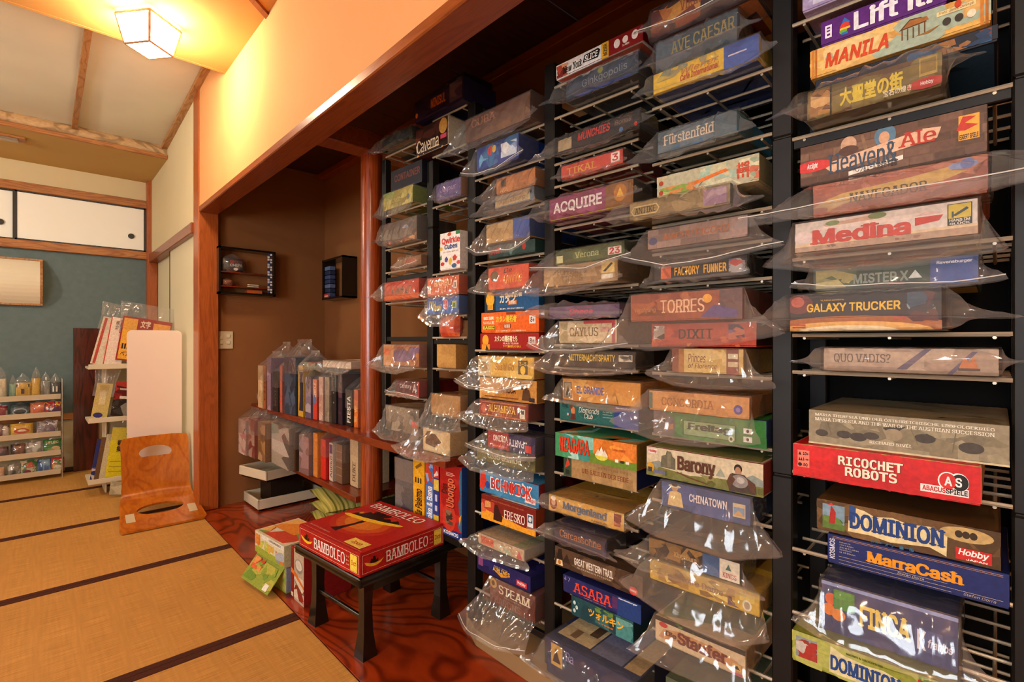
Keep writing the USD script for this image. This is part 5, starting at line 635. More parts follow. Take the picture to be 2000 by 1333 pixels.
# boxes lying across the upright rows, and odd small things in the racks
game(1.085, 2.42, .915, -88, .30, .035, .2, 'white flat game box lying across the tops of the upright row', 'cdb8a4', 'b8a490', [('n', 0, 0, 1, 1, 'd8c4b0,c0ac98', 331, 6)], ('m', .03, -.3, .04, .02))
game(1.06, 2.70, .905, -93, .18, .03, .16, 'thin mint and red packet lying on the upright row', '8a9078', '7a8068', [('n', 0, 0, 1, 1, 'a8a890,b85a4c,7a8a6c', 332, 12)], ('v', .03, -.2, .04, .03))
def pouch(x, y, z, rz, w, h, d, label, cols, cat='packet', group=None, name='packet', ops=None, film=True, tip=.35, lean=0):
    """A soft filled pouch: printed pillow inside a clear sleeve with a gathered pointed top."""
    SEED[0] += 1; rn = np.random.RandomState(SEED[0])
    t = thing(name, (x, y, z), rz, label, cat, group)
    nx, nz = 13, 13; X, Z = np.meshgrid(np.linspace(-1, 1, nx), np.linspace(0, 1, nz), indexing='ij')
    bul = np.sqrt(np.clip((1 - np.abs(X) ** 3) * np.sin(np.pi * np.clip(Z, .04, .96)) ** .6, 0, 1)) * d / 2
    m = M(); i, j = np.meshgrid(np.arange(nx - 1), np.arange(nz - 1), indexing='ij'); F = np.stack([i * nz + j, (i + 1) * nz + j, (i + 1) * nz + j + 1, i * nz + j + 1], -1).reshape(-1, 4)
    pal = [lin(c) for c in cols.split(',')]; V0 = {}
    for s in (-1, 1):
        V = np.stack([X * w / 2, s * bul + Z * h * lean, Z * h], -1).reshape(-1, 3); V0[s] = V
        k = len(m.v); m.add(V, F if s < 0 else F[:, ::-1], cols.split(',')[0])
        c = np.array(pal)[(meshkit.noise(np.stack([X * 2.2 + SEED[0] * 3, Z * 2.6, X * 0 + s], -1).reshape(-1, 3), SEED[0]) * len(pal) * .999).astype(int)]
        m.c[k] = c
    m.build('pouch', CARD, t)
    if ops:
        m = M(); P = V0[-1].reshape(nx, nz, 3)
        def fr(a, b, e):
            u, v = np.clip(a / w, 0, 1) * (nx - 1), np.clip(b / h, 0, 1) * (nz - 1); iu, iv = np.minimum(u.astype(int), nx - 2), np.minimum(v.astype(int), nz - 2); fu, fv = (u - iu)[:, None], (v - iv)[:, None]
            return P[iu, iv] * (1 - fu) * (1 - fv) + P[iu + 1, iv] * fu * (1 - fv) + P[iu, iv + 1] * (1 - fu) * fv + P[iu + 1, iv + 1] * fu * fv + [0, -e * 3 - .0015, 0]
        art(m, ops, w, h, fr); m.build('printed_label', CARD, t)
    if film:
        n = 20; a = np.arange(n) * 2 * np.pi / n; V = []
        for q in np.linspace(0, 1, 12):
            zz = q * h * (1 + tip); k = 1 if q < .7 else (1 - q) / .3
            rx = w / 2 * (1.04 if q < .7 else .12 + .92 * k) ; ry = d / 2 * (.25 + .95 * np.sin(np.pi * min(q * 1.25, 1)) ** .5) + .003
            jit = 1 + .07 * rn.uniform(-1, 1, n)
            V.append(np.stack([rx * np.cos(a) * jit, ry * np.sin(a) * jit + zz * lean, np.full(n, zz) + .002], 1))
        V = np.vstack(V); i, j = np.meshgrid(np.arange(11), np.arange(n), indexing='ij'); F = np.stack([i * n + j, i * n + (j + 1) % n, (i + 1) * n + (j + 1) % n, (i + 1) * n + j], -1).reshape(-1, 4)
        M().add(V, F).build('plastic_bag', FILM, t, smooth=20)
    return t
# end of the upper board: small pink bag
pouch(1.08, 3.52, .638, -90, .09, .085, .06, 'small pink shiny bag at the wall end of the upper board', 'c8727a,e0a0a4,b86068', tip=.5)
def on_rack(s, o, z): p = rk(s, o, z); return p[0], p[1], p[2]
x, y, z = on_rack(1.162, .0, 1.0665); pouch(x, y, z, -87.4, .10, .075, .07, 'net of shiny red-orange balls above the plain wooden box', 'd8481c,e0602c,c83a18', tip=.3, lean=.05)
x, y, z = on_rack(1.165, .02, .95); game(x, y, z, -87.4, .11, .088, .1, 'plain unprinted pale wooden box standing under the red-orange net', 'b8894a', 'a87a40', [('n', 0, 0, 1, 1, 'c09250,b08244', 341, 5)], name='wooden_box', cat='box')
x, y, z = on_rack(1.17, .02, .775); game(x, y, z, -87.4, .17, .075, .16, 'plain tan wooden box below the pale one, bag draped in front', 'ac7c42', '9c6e3a', [('n', 0, 0, 1, 1, 'b4864a,a4743c', 342, 5)], ('v', .05, -.6, .04, .05), name='wooden_box', cat='box')
x, y, z = on_rack(1.18, .055, .639); game(x, y, z, -90, .17, .085, .16, 'cream box with red and brown doodles under a huge crinkled bag', 'd8b886', 'b89868', [('n', .1, .1, .9, .9, 'c84a3a,6a4a30,e0c898', 343, 6)], ('v', .075, .03, .12, .08))
x, y, z = on_rack(1.475, .03, 1.853); game(x, y, z, -87.4, .22, .05, .2, 'dark green game box in a dusty bag on top of the narrow rack', '1f3028', '1a2822', [('n', 0, 0, 1, 1, '24382e,1a2a24', 344, 8)], ('v', .04, -.1, .08, .05))
x, y, z = on_rack(1.26, -.06, 1.992); game(x, y, z, -92, .22, .075, .14, 'blue-black box with an orange disk, topmost behind the purple one', '2c3a4a', '1f2834', [('r', 0, 0, 1, .7, '16161a'), ('e', .5, .5, .42, .42, 'c8622c'), ('T', .74, .6, .95, .85, '2', '8a8a90', 'b')], None)
# ---------------------------------------------------------------- shadow boxes on the alcove walls
def shadow_box(x, y, z, rz, w, h, d, label, shelves):
    t = thing('display_box', (x, y, z), rz, label, 'display box')
    m = M(); b = .012
    m.box(-w / 2, 0, 0, -w / 2 + b, d, h).box(w / 2 - b, 0, 0, w / 2, d, h).box(-w / 2, 0, 0, w / 2, d, b).box(-w / 2, 0, h - b, w / 2, d, h); m.build('frame', BLACKLAC, t)
    M().box(-w / 2 + b, d - .006, b, w / 2 - b, d, h - b).build('back_board', WALLBROWN, t)
    for q in shelves: M().box(-w / 2 + b, .004, q, w / 2 - b, d - .006, q + .006).build('shelf', SHELFWOOD, t)
    return t
t = shadow_box(.985, 3.50, 1.345, 0, .335, .295, .098, 'black open display box on the end wall with a checked strip inside', (.045, .135))
m = M()
for k in range(16):
    for q in range(2): m.box(.118 + q * .016, .002, .02 + k * .0165, .130 + q * .016, .006, .032 + k * .0165, 0, ('dfe4ee', '3a4a74')[(k + q) % 3 == 0])
m.build('checked_strip', CARD, t)
pouch(.905, 3.54, 1.489, 0, .13, .085, .05, 'snack bag with dark label on the display box upper shelf', '3a3430,2a2624,6a4a40', name='snack_bag', cat='packet', lean=.1, ops=[('r', .3, .1, .95, .9, '231d1a'), ('T', .35, .62, .9, .84, 'SPICY', 'b0342c', 'b'), ('T', .35, .38, .9, .58, 'CHIPS', 'd8d4c8', 'b'), ('e', .6, .2, .16, .1, 'e8e4d8')])
for k, lb in enumerate(('lower shiny white clip on the display box lower shelf', 'upper shiny white clip lying on its twin in the display box')):
    t = thing('clip', (1.02, 3.53, 1.3965 + k * .0115), 8 + 4 * k, lb, 'clip', 'white clips in the display box')
    M().box(-.035, -.012, 0, .035, .004, .0085, .003).build('jaw', WHITEPL, t); M().add(*tube([(-.01, -.004, .0083), (.012, -.004, .0103)], .0014, 6)).build('spring', CHROME, t)
pouch(.875, 3.545, 1.397, 0, .06, .04, .03, 'small dark orange packet low in the display box', '8a4a24,6a3018', tip=.2)
game(1.03, 3.52, 1.358, 0, .09, .022, .05, 'small orange carton on the floor of the display box', 'c8602c', 'a84c24', [], name='small_carton', cat='carton')
t = shadow_box(1.425, 3.245, 1.33, -90, .32, .272, .098, 'smaller black display box on the back wall near the corner', ())
m = M()
for k in range(7): m.box(-.14, .01, .02 + k * .03, -.06, .05, .046 + k * .03, .002, ('3a4a74', '24304e', '5a6a90', '2c3858')[k % 4])
m.build('blue_stack', CARD, t)
game(1.435, 3.36, 1.3425, -90, .07, .03, .05, 'tiny red carton in the back wall display box', 'b83a2c', '9a3024', [('r', .1, .3, .9, .6, 'e0c8b8')], name='small_carton', cat='carton')
# ---------------------------------------------------------------- trays and cushions on the wooden floor
def tray(x, y, z, rz, w, d, h, label):
    t = thing('shallow_tray', (x, y, z), rz, label, 'tray'); b = .012
    M().box(b, b, .012, w - b, d - b, .018).build('bottom', WHITEPL, t)
    for a in ((0, 0, w, b), (0, d - b, w, d), (0, 0, b, d), (w - b, 0, w, d)): M().box(a[0], a[1], .012, a[2], a[3], h, .003).build('side', WHITEPL, t)
    M().box(.012, .012, 0, w - .012, d - .012, .012).build('foot_frame', BLACKLAC, t)
tray(.985, 3.305, .0005, 1, .40, .275, .072, 'larger white shallow tray lying on the wooden floor')
game(1.17, 3.34, .019, 0, .2, .175, .2, 'dark brown plain carton standing in the floor tray', '241a12', '1e1610', [], name='plain_carton', cat='carton')
tray(1.0, 3.20, .197, 14, .26, .30, .068, 'smaller white tray perched askew on the dark carton')
t0 = None
def cushion(x, y, z, rz, label):
    t = thing('floor_cushion', (x, y, z), rz, label, 'cushion', 'striped floor cushions')
    n = 25; U, V = np.meshgrid(np.linspace(-1, 1, n), np.linspace(-1, 1, n), indexing='ij'); m = M()
    th = .031 * ((1 - U ** 4) * (1 - V ** 4)) ** .5 + .001
    pin = 1 - .07 * (1 - np.abs(V)) ** .8; pin2 = 1 - .07 * (1 - np.abs(U)) ** .8
    X, Y = U * .24 * pin, V * .22 * pin2; i, j = np.meshgrid(np.arange(n - 1), np.arange(n - 1), indexing='ij'); F = np.stack([i * n + j, (i + 1) * n + j, (i + 1) * n + j + 1, i * n + j + 1], -1).reshape(-1, 4)
    for s in (1, -1): m.add(np.stack([X, Y, .032 + s * th], -1).reshape(-1, 3), F[:, ::s])
    m.build('cover', CUSH, t, smooth=60)
CUSH = mat('striped_cushion', {'g': ('texture_coordinate', {}), 'mp': ('mapping', {'scale': (52., 1., 1.)}), 'n': ('noise_texture', {'scale': 1.4, 'detail': 1.}), 'mp2': ('mapping', {'scale': (60., .4, .4)}), 'r': ('rgb_ramp', {'ramp': [(.38, lin('6a6628')), (.46, lin('a49c48')), (.6, lin('c0b468'))]}), 'p': ('principled_bsdf', {'roughness': .9, 'specular_ior_level': .1})}, [('g.object', 'mp2.vector'), ('mp2.vector', 'n.vector'), ('n.fac', 'r.fac'), ('r.color', 'p.base_color')], 'p.BSDF')
for k, (dx, dy, rz, lb) in enumerate(((0, 0, -10, 'bottom striped green cushion of the floor stack'), (-.005, .01, -15, 'middle striped green cushion of the floor stack'), (.01, .0, -7, 'third striped green cushion of the floor stack'), (0, .01, -12, 'top striped green cushion of the floor stack'))):
    cushion(1.29 + dx, 2.53 + dy, .002 + k * .062, rz, lb)
# ---------------------------------------------------------------- low table with the big red box
t = thing('low_table', (.945, 1.725, 0), 6, 'small black lacquered low table holding the big red game box', 'table')
M().box(-.225, -.215, .268, .225, .215, .285, .004).build('tabletop', BLACKLAC, t)
m = M()
for a in ((-.225, -.215, .225, -.203), (-.225, .203, .225, .215), (-.225, -.215, -.213, .215), (.213, -.215, .225, .215)): m.box(a[0], a[1], .262, a[2], a[3], .292, .003)
m.build('rim', BLACKLAC, t)
for sx in (-1, 1):
    for sy in (-1, 1):
        prof = [(0, .027), (.025, .0245), (.08, .018), (.15, .0155), (.22, .017), (.268, .023)]; P = []
        for z, r in prof: P.append([(sx * .165 + a * r, sy * .155 + b * r, z) for a, b in ((-1, -1), (1, -1), (1, 1), (-1, 1))])
        V = np.array(P).reshape(-1, 3); F = []
        for k in range(len(prof) - 1):
            for j in range(4): F.append((k * 4 + j, k * 4 + (j + 1) % 4, k * 4 + 4 + (j + 1) % 4, k * 4 + 4 + j))
        F += [(3, 2, 1, 0), tuple(range(20, 24))]
        M().add(V, np.array(F)).build('leg', BLACKLAC, t)
for sx in (-1, 1): M().box(sx * .165 - .006, -.15, .115, sx * .165 + .006, .15, .128, .002).build('stretcher', BLACKLAC, t)
for sy in (-1, 1):
    M().add(trimesh.Trimesh([(x, sy * .165 + e, z) for e in (-.006, .006) for x, z in ((-.15, .268), (.15, .268), (-.15, .215), (-.1, .235), (.1, .235), (.15, .215))]).convex_hull).build('apron', BLACKLAC, t)
c6, s6 = math.cos(math.radians(6.1)), math.sin(math.radians(6.1))
bw, bd, bh = .355, .40, .078
zt = .2935
cx, cy = .748 + c6 * bw / 2, 1.494 + s6 * bw / 2
boat = lambda x0, x1, y0, y1: [('p', [(x0 + (x1 - x0) * a, y0 + (y1 - y0) * b) for a, b in ((0, .62), (.1, .3), (.35, .06), (.6, 0), (.85, .16), (1, .5), (.85, .36), (.6, .26), (.35, .34), (.15, .52))], 'efc02c'), ('p', [(x0 + (x1 - x0) * a, y0 + (y1 - y0) * b) for a, b in ((.3, .4), (.34, .8), (.42, .7), (.46, .95), (.55, .9), (.6, .5), (.7, .7), (.72, .36), (.5, .3))], '2a0d0a')]
front = [('n', 0, 0, 1, 1, 'b21a14,a51610,ba1e18', 401, 8), ('r', .02, .12, .98, .135, 'e8c8b4'), ('r', .02, .87, .98, .885, 'e8c8b4'), ('r', .02, .12, .024, .885, 'e8c8b4'), ('r', .976, .12, .98, .885, 'e8c8b4')] + boat(.04, .25, .3, .75) + [('T', .27, .26, .78, .74, 'BAMBOLEO', 'ece6dc', 'X'), ('r', .86, .16, .96, .84, 'ead24c'), ('T', .87, .4, .95, .6, 'Zoch', 'c25a1c', 'bi'), ('T', .8, .62, .845, .7, '2-7', 'd8a08a', 'b'), ('T', .8, .46, .845, .54, '8+', 'd8a08a', 'b'), ('T', .8, .3, .845, .38, '15 min', 'd8a08a', 'b')]
topart = [('r', .005, .005, .995, .995, 'b01812'), ('e', .42, .46, .44, .3, 'ba2c16'), ('e', .42, .46, .36, .24, 'c8501c'), ('e', .42, .46, .26, .16, 'd87a24'), ('r', .03, .03, .97, .035, 'd8907a'), ('p', [(.36, .5), (.42, .5), (.405, .4), (.39, .24), (.4, .15), (.28, .17), (.33, .24), (.36, .38)], '2a100c'),
    ('p', [(.10, .52), (.14, .62), (.2, .6), (.22, .7), (.3, .68), (.34, .76), (.44, .75), (.48, .66), (.54, .7), (.6, .66), (.64, .72), (.7, .68), (.74, .64), (.5, .53), (.3, .5)], '230c0a'), ('e', .3, .72, .035, .04, '2a120e'), ('e', .46, .72, .05, .05, '3a140e'), ('e', .6, .7, .02, .04, 'b8321c'), ('e', .17, .62, .02, .03, 'd8a040'),
    ('p', [(.045, .5), (.09, .53), (.3, .55), (.55, .6), (.72, .655), (.79, .66), (.775, .62), (.6, .545), (.4, .49), (.2, .47), (.08, .475)], 'efc22c'),
    ('T', .05, .8, .83, .93, 'BAMBOLEO', 'ece6dc', 'X'), ('r', .1, .765, .62, .77, 'e0a890'), ('r', .68, .05, .92, .18, 'eac85c'), ('T', .73, .09, .87, .14, 'Zoch', 'b8401c', 'bi'), ('T', .06, .07, .4, .1, 'Das Spiel mit der Balance', 'e0a890', '')]
bt = game(cx, cy, zt, 6.1, bw, bh, bd, 'big red game box with condensed white capitals on the low black table', 'b01812', '9c1410', front, None, top=[('r', .002, .002, .998, .998, 'b01812')])
m = M(); art(m, topart, bd, bw, lambda X, Y, e: np.stack([Y - bw / 2, bd - X, 0 * X + bh + e], 1), 5e-4); m.build('top_print', CARD, bt)
# the same print on the side that faces the tatami
m = M(); side = [('r', .004, .02, .996, .98, 'a81510')] + front
art(m, side, bd, bh, lambda X, Y, e: np.stack([0 * X - bw / 2 - e, bd - X, Y], 1)); m.build('side_print', CARD, bt)
# small cartons on the floor beside the table
t = game(.725, 2.285, .112, -84, .28, .092, .2, 'white and green food carton lying on the torn one', 'd8d0b0', 'b8b890', [('r', 0, 0, 1, .3, '9aa83a'), ('n', 0, .25, .7, .75, 'c8c85a,d8b04a,b0b848', 411, 10), ('n', .02, .3, .2, .9, 'd8782c,e09048', 412, 5), ('r', .25, .78, 1, 1, 'e4e0d0'), ('T', .5, .84, .9, .94, 'ORGANIC', '5a5a5a', 'b'), ('n', .72, .1, .98, .7, 'a8b0b8,8a98a8,d8782c', 413, 6)], None, cat='carton', name='food_carton', top=[('r', 0, 0, 1, 1, 'd8c8a8'), ('n', .05, .05, .95, .95, 'e08a34,c8452c,d8d0b8,a83a24,e8b060,7a9a4a', 414, 22), ('r', .9, .8, 1, 1, '2a6a9a')])
game(.735, 2.29, .0005, -83, .27, .108, .2, 'green and yellow food carton with its end flap torn open', '9aa83c', '8a90a8', [('n', 0, 0, 1, 1, 'a8b044,c0bc58,8aa038', 415, 10), ('n', .02, .4, .3, .9, 'd8602c,e08a3c,c83a2c', 416, 7)], None, cat='carton', name='food_carton')
m = M(); m.add(np.array([(-.13, -.002, .10), (.12, -.002, .10), (.12, -.07, .016), (-.13, -.07, .016), (-.13, .000, .1015), (.12, .000, .1015), (.12, -.0715, .0175), (-.13, -.0715, .0175)]), [(0, 1, 2, 3), (7, 6, 5, 4)], '8e9a34')
fr = lambda X, Y, e: np.stack([X - .125, -.0700 + Y * .68 - e * 3 - .001, .016 + Y * .84 + e * 3], 1)
art(m, [('n', .0, .1, 1, .9, '84982e,b0a840,6f8c2c', 421, 12), ('n', .05, .5, .4, .95, 'd8602c,e0904a,c8402c', 422, 7), ('r', .76, .06, .9, .3, 'e4e0d0')], .25, .1, fr)
P = stage.GetPrimAtPath('/World/food_carton_001'); m.build('flap', CARD, P)
game(.762, 2.062, .0005, -88, .125, .208, .2, 'tall red coffee carton with cup picture leaning by the table', '8a2018', '8c1a16', [('r', .25, .0, 1, 1, 'b8a48c'), ('n', .25, .05, 1, .5, 'b83a24,6a4a34,d8c8b0,8a2a1c', 431, 12), ('e', .62, .7, .3, .22, '8a8478'), ('e', .62, .72, .24, .16, 'd0c8b8'), ('p', [(.0, .5), (.4, .46), (1, .32), (1, .38), (.4, .54), (.0, .6)], 'd8702c'), ('r', .03, .04, .2, .12, 'd8d0b8')], None, cat='carton', name='coffee_carton')
# ---------------------------------------------------------------- legless chair
t = thing('legless_chair', (.53, 3.40, 0), -2, 'bent plywood legless chair with oval cut-outs in front of the white board', 'chair')
cv = []  # centre line (y, z), y away from the viewer
for y in np.linspace(0, .34, 15): cv.append((y, .010 + .075 * (y / .34) ** 1.2))
ta, tb, rb_ = math.atan(.075 * 1.2 / .34), math.radians(83), .075; yb, zb_ = cv[-1]
for a in np.linspace(0, 1, 12)[1:]:
    th = ta + a * (tb - ta); cv.append((yb + rb_ * (math.sin(th) - math.sin(ta)), zb_ + rb_ * (math.cos(ta) - math.cos(th))))
y0, z0 = cv[-1]; d = (math.cos(tb), math.sin(tb))
for q in np.linspace(0, .305, 15)[1:]: cv.append((y0 + d[0] * q + .03 * (q / .305) ** 2, z0 + d[1] * q))
cv = np.array(cv); sl = np.concatenate([[0], np.cumsum(np.linalg.norm(np.diff(cv, axis=0), axis=1))]); LT = sl[-1]
out = Polygon([(-.195, .0), (.195, .0), (.205, .03), (.190, .28), (.172, .46), (.176, LT - .03), (.165, LT - .004), (0, LT + .004), (-.165, LT - .004), (-.176, LT - .03), (-.172, .46), (-.190, .28), (-.205, .03)]).buffer(-.012).buffer(.012)
ell = lambda cx, cy, a, b, flat=0: Polygon([(cx + a * math.cos(q), cy + b * max(math.sin(q), -1 + flat)) for q in np.linspace(0, 2 * math.pi, 33)[:-1]])
out = out.difference(ell(0, .22, .115, .062)).difference(ell(.0, LT - .105, .085, .042, .45))
def chair_pt(p, off):
    s = np.clip(p[:, 1], 0, LT); y, z = np.interp(s, sl, cv[:, 0]), np.interp(s, sl, cv[:, 1]); e = .004
    ty, tz = np.interp(s + e, sl, cv[:, 0]) - np.interp(s - e, sl, cv[:, 0]), np.interp(s + e, sl, cv[:, 1]) - np.interp(s - e, sl, cv[:, 1]); q = np.hypot(ty, tz)
    dish = .022 * (1 - (p[:, 0] / .2) ** 2) * np.clip((s - .36) / .12, 0, 1)
    return np.stack([p[:, 0], y - tz / q * off + dish, z + ty / q * off], 1)
top, bot, wall = M(), M(), M(); S_ = np.linspace(-.02, LT + .02, 46)
for a, b in zip(S_[:-1], S_[1:]):
    for xa, xb in zip(np.linspace(-.21, .21, 9)[:-1], np.linspace(-.21, .21, 9)[1:]):
        v, f = tri(out.intersection(sbox(xa, a, xb, b)))
        if len(f): top.add(chair_pt(v, .006), f); top.add(chair_pt(v, -.006), f[:, ::-1])
for ring in [out.exterior] + list(out.interiors):
    r = np.array(ring.segmentize(.012).coords); n = len(r); A, B = chair_pt(r, .006), chair_pt(r, -.006)
    top.add(np.vstack([A, B]), [(i, n + i, n + i + 1, i + 1) for i in range(n - 1)])
v = np.vstack(top.v); f = np.vstack(top.f); tm = trimesh.Trimesh(v, f, process=False); tm.merge_vertices(digits_vertex=5); top = M().add(tm)
top.build('shell', ZAISU, t, smooth=40)
for sx in (-1, 1):
    v, f = tri(Polygon([(sx * .15 - .021, .10), (sx * .15 + .021, .10), (sx * .15 + .021, .20), (sx * .15 - .021, .20)])); m = M(); m.add(chair_pt(v, .0075), f).build('felt_pad', CREAMPL, t)
# white board behind it
rb = Polygon([(-.147, 0), (.147, 0), (.147, 1.12), (-.147, 1.12)]).buffer(-.03).buffer(.03, quad_segs=8)
e = trimesh.creation.extrude_polygon(rb, .012, engine='earcut'); e.apply_transform(trimesh.transformations.rotation_matrix(np.pi / 2, [1, 0, 0]))
t = thing('white_board', (.563, 3.995, .0), 0, 'tall blank white board with rounded corners standing behind the plywood chair', 'board')
M().add(e).build('panel', BOARDWHITE, t)
# lacquered dark red plank against the far wall
t = M().add(trimesh.Trimesh([(x, y + (0, .03)[z > 0] , z) for x in (.215, .372) for y in (5.345, 5.365) for z in (0., 1.155)]).convex_hull).build('lacquer_plank', LACQUER); tag(t, 'tall dark red lacquered plank leaning on the teal wall', 'plank')
# ---------------------------------------------------------------- magazine stand
t = thing('magazine_stand', (.53, 4.55, 0), 0, 'white tiered magazine stand behind the white board', 'stand')
for sx in (-1, 1): M().box(sx * .181 - .006, -.10, 0, sx * .181 + .006, .12, 1.02, .004).build('side_panel', WHITEPL, t)
for z in (.09, .5, .86): M().box(-.28, -.19, z, .174, .12, z + .012).build('shelf', WHITEPL, t); M().box(-.28, -.196, z, .174, -.19, z + .034, .002).build('front_lip', WHITEPL, t)
M().box(-.174, .108, .09, .174, .116, 1.0).build('back_panel', WHITEPL, t)
def mag(x, y, z, rz, w, h, tilt, roll, label, base, ops, film=False, thick=.006):
    t = thing('magazine', (x, y, z), rz, label, 'magazine', 'magazines on the white stand')
    R = trimesh.transformations.rotation_matrix(-math.radians(tilt), [1, 0, 0]) @ trimesh.transformations.rotation_matrix(math.radians(roll), [0, 1, 0])
    m = M().box(-w / 2, 0, 0, w / 2, thick, h, .0005, base); m.build('pages', CARD, t, xf=R)
    if ops: m = M(); art(m, ops, w, h, lambda X, Y, e: np.stack([X - w / 2, 0 * X - e * 2, Y], 1)); m.build('cover_print', CARD, t, xf=R)
    if film:
        V, F, _ = bag_mesh(w + .02, thick + .008, h + .01, 'up', .09, .5, .015, .015, SEED[0] + 7); SEED[0] += 1
        V = np.stack([V[:, 0], V[:, 2] - .004, h - V[:, 1]], 1); M().add(V, F[:, ::-1]).build('plastic_bag', FILM, t, smooth=24, xf=R)
def mg(x, y, tier, rz, w, h, roll, *a, **k): mag(x, y, (.1035, .5135, .8735)[tier] + w / 2 * math.sin(math.radians(roll)) + .004, rz, w, h, 5, roll, *a, **k)
mg(.31, 4.405, 2, 0, .10, .33, 13, 'clear-bagged white magazine at the outer edge of the stand top', 'd8ccb4', [('r', .1, .02, .25, .98, 'b8483a'), ('n', .3, .1, .9, .9, 'e0d4bc,c8b89c', 501, 6)], True)
mg(.375, 4.388, 2, 0, .10, .33, 9, 'white magazine with a red margin and a grey photo', 'e8d4c4', [('r', 0, 0, .06, 1, 'd04a3a'), ('r', .55, .68, .95, .97, '7a7484'), ('n', .55, .68, .95, .97, '9a94a4,5a5464', 502, 6), ('T', .3, .74, .48, .94, '特集', '8a7a6a', 'jv')])
mg(.535, 4.374, 2, 0, .29, .31, 9, 'orange and crimson magazine with big white characters on the stand top', 'a02a1c', [('r', .03, .03, .3, .96, 'e8a83a'), ('T', .36, .78, .56, .95, '文字', 'f0d8c0', 'jb'), ('r', .62, .72, .97, .92, 'e8a040'), ('T', .07, .1, .24, .2, 'ペア', '5a2a1c', 'j'), ('r', .07, .26, .1, .38, '3a2014'), ('r', .12, .26, .15, .38, '3a2014'), ('r', .17, .26, .2, .38, '3a2014'), ('r', .22, .26, .25, .38, '3a2014'), ('r', .33, .05, .6, .3, 'e8cdb8')], True)
mg(.305, 4.388, 1, 0, .085, .24, 9, 'narrow pale yellow leaflet with a blue badge', 'cbb46a', [('e', .4, .1, .3, .2, '3a3470'), ('r', .3, .4, .7, .75, 'd8c89a'), ('r', .2, .8, .8, .95, 'b89a4a')], True)
mg(.43, 4.388, 1, 0, .13, .24, 9, 'dark red and black magazine on the middle tier', '2a1814', [('n', 0, .45, 1, 1, '8a2018,a83428,5a1410', 503, 10), ('n', 0, 0, 1, .45, '3a322c,8a8478,241c18', 504, 12), ('r', .25, .5, .7, .58, 'd8ccc0'), ('r', .2, .75, .7, .8, 'c8b8a8')])
mg(.285, 4.412, 0, 0, .05, .27, 9, 'slim navy magazine at the outer edge of the lowest tier', '2c2e6a', [('n', 0, 0, 1, .3, '4a4a8a,c8b8b0', 505, 5)])
mg(.305, 4.402, 0, 0, .05, .28, 9, 'slim brown magazine beside the navy one', '6a4a2c', [])
mg(.33, 4.392, 0, 0, .05, .30, 9, 'slim ivory magazine beside the brown one', 'c8b890', [])
mg(.40, 4.374, 0, 0, .13, .335, 8, 'bright yellow magazine with black characters in front of the lowest tier', 'd8c41e', [('T', .3, .5, .5, .75, '遊戯', '3a2418', 'jbv'), ('p', [(.6, .86), (.7, .96), (.9, .9), (.8, .8)], '4a4434'), ('r', .1, .1, .8, .12, 'b09c1c'), ('r', .1, .2, .8, .22, 'b09c1c'), ('r', .1, .3, .8, .32, 'b09c1c')], True)
mg(.47, 4.405, 0, 0, .09, .22, 8, 'red patterned leaflet tucked behind the yellow magazine', '7a3428', [('n', 0, 0, 1, 1, '8a3c30,c8a898,5a241c', 506, 14)])
mag(.40, 4.27, .018, 12, .10, .09, 30, 14, 'crumpled pale paper bag slumped on the tatami below the magazines', 'b8a888', [('n', 0, 0, 1, 1, 'c4b494,a89878', 507, 8)])
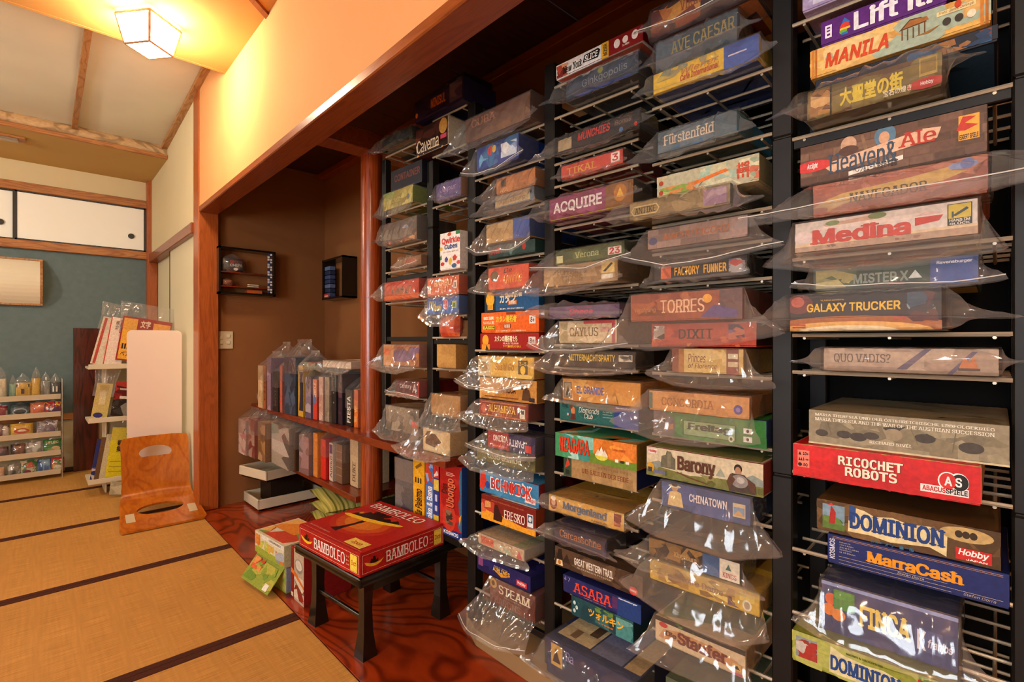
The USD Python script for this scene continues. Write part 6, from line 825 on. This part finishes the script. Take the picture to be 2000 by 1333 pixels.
# ---------------------------------------------------------------- white pocket rack with packets
t = thing('pocket_rack', (-.40, 5.2, 0), 0, 'white five-tier pocket rack against the teal far wall', 'rack')
for z in (.605, .471, .321, .176, .03):
    M().add(trimesh.Trimesh([(x, y, zz) for x in (-.55, .535) for y, zz in ((.0, z), (.008, z), (-.012, z + .04), (-.004, z + .04))]).convex_hull).build('trough_front', WHITEPL, t)
    M().box(-.55, .0, z, .535, .10, z + .006).build('trough_floor', WHITEPL, t)
for x in (-.55, .545):
    m = M()
    for y in (.0, .10): m.add(*tube([(x, y, 0), (x, y, .76)], .005, 8))
    for z in (.04, .19, .33, .48, .62, .75): m.add(*tube([(x, 0, z), (x, .10, z)], .003, 6))
    m.build('side_frame', CHROME, t)
rowz = (.612, .478, .328, .183, .037)
PK = [
 (0, [(-.19, .06, .16, 'tall thin white packet', 'd8ccb0,c8b898', []), (-.075, .09, .125, 'gold box-shaped packet with a dark band', 'd8b048,c89a34', [('r', .1, .75, .9, .92, '2a241c'), ('r', .1, .3, .9, .7, 'e0c060'), ('T', .4, .35, .6, .65, '一', '3a2a1c', 'jb')]), (-.002, .055, .155, 'tall yellow cone packet', 'd0a43a,c0942c', []), (.05, .055, .13, 'clear packet with grey trinkets', '5a564e,8a867c,a8a49a', []), (-.127, .04, .12, 'slim mint packet', '6a8a70,8aa890', []), (-.25, .06, .14, 'olive green packet', '5a6a44,7a8a5c', []), (.105, .065, .12, 'black and white paired packet', '2c2a28,3a3836', [('r', .25, .4, .4, .75, 'dcd8d0'), ('r', .55, .4, .7, .75, 'dcd8d0')])], 'on the top tier'),
 (1, [(-.19, .07, .10, 'crimson striped packet', '8a2030,d8c8c8', []), (-.09, .10, .10, 'dark teal packet with a pale oval', '3a5058,2c3a44', [('e', .5, .45, .4, .28, '9ab0b8'), ('e', .5, .45, .3, .16, '2a2a34')]), (.01, .09, .105, 'orange-pink printed packet', 'e08a5a,d8704a', [('r', .1, .1, .9, .9, 'e8b08a'), ('n', .15, .15, .85, .85, 'd8603a,e89058', 511, 8)]), (.09, .10, .105, 'red, yellow and purple cartoon packet', 'c82a20,5a2a5a', [('n', 0, 0, 1, 1, 'c82a24,e0b83a,5a2a5c,e8dcd0', 512, 14)]), (-.26, .06, .10, 'dusty rose packet', 'b87a78,c89a94', [])], 'on the second tier'),
 (2, [(-.19, .09, .10, 'white and maroon spotted packet', 'd8c8b8,6a2428,8a7a74', []), (-.08, .12, .105, 'yellow packet with a red sausage picture', 'e0b83a,d8a82c', [('e', .5, .5, .4, .18, 'c83a24'), ('e', .5, .52, .2, .08, 'e8d8b8'), ('r', .1, .75, .9, .85, 'c8962c')]), (.06, .12, .11, 'grey and red comic-printed packet', 'b8acaa,8a7478', [('n', 0, 0, 1, 1, 'd8d0d0,7a6470,b8484a,8a8490', 513, 18)]), (-.28, .07, .10, 'caramel brown packet', 'a8743c,c8985a', [])], 'on the middle tier'),
 (3, [(-.19, .08, .09, 'plum coloured packet', '5a3a40,7a5258', []), (-.10, .08, .10, 'rusty brown packet with dark pieces', '6a4030,8a5a44,3a2a24', []), (-.01, .11, .105, 'silvery white packet of shreds', 'b8b0a4,8a8478,d8d4cc', []), (.09, .11, .11, 'green packet with nuts picture', '2c6a2c,3a7a34', [('T', .15, .72, .8, .9, 'UFLEC', 'd8c890', 'b'), ('e', .65, .35, .24, .2, 'e8c890'), ('e', .4, .25, .2, .14, 'd0a860'), ('e', .25, .45, .2, .14, '3a8a34')]), (-.28, .08, .09, 'beige packet', 'c0a888,a89070', [])], 'on the fourth tier'),
 (4, [(-.20, .06, .09, 'peach packet', 'c89a74,d8b090', []), (-.12, .07, .10, 'clear packet with black sticks', '3a342c,8a8478,d8d4c8', []), (-.04, .10, .115, 'cream packet with red cherries and green rim', 'd8c8a8,3a7a3c', [('n', 0, .2, 1, .9, 'c84a34,e0d0b0,4a8a44', 514, 10), ('e', .4, .25, .2, .18, '8a1a3a')]), (.045, .08, .11, 'slanted blue packet', '3a6aa8,8ab0cc,2c5490', []), (.115, .085, .11, 'red packet with yellow star and green leaf', 'c82a24,a8201c', [('n', .2, .1, .9, .9, 'e8c83a,3a8a3c,e8e0d0', 515, 10)]), (-.28, .07, .09, 'mustard packet', 'b89038,a07c2c', [])], 'on the lowest tier')]
for r, items, where in PK:
    for k, (x, w, h, lb, cols, ops) in enumerate(items):
        pouch(x + .0, 5.245 + .004 * (k % 3), rowz[r], 0, w, h, .035, lb + ' ' + where + ' of the white rack', cols, ops=ops, tip=(.55 if r == 0 else .12), group='packets in the white pocket rack')

print('prims', len(list(stage.Traverse())), 'tris', sum(len(UsdGeom.Mesh(p).GetFaceVertexCountsAttr().Get()) for p in stage.Traverse() if p.IsA(UsdGeom.Mesh)))
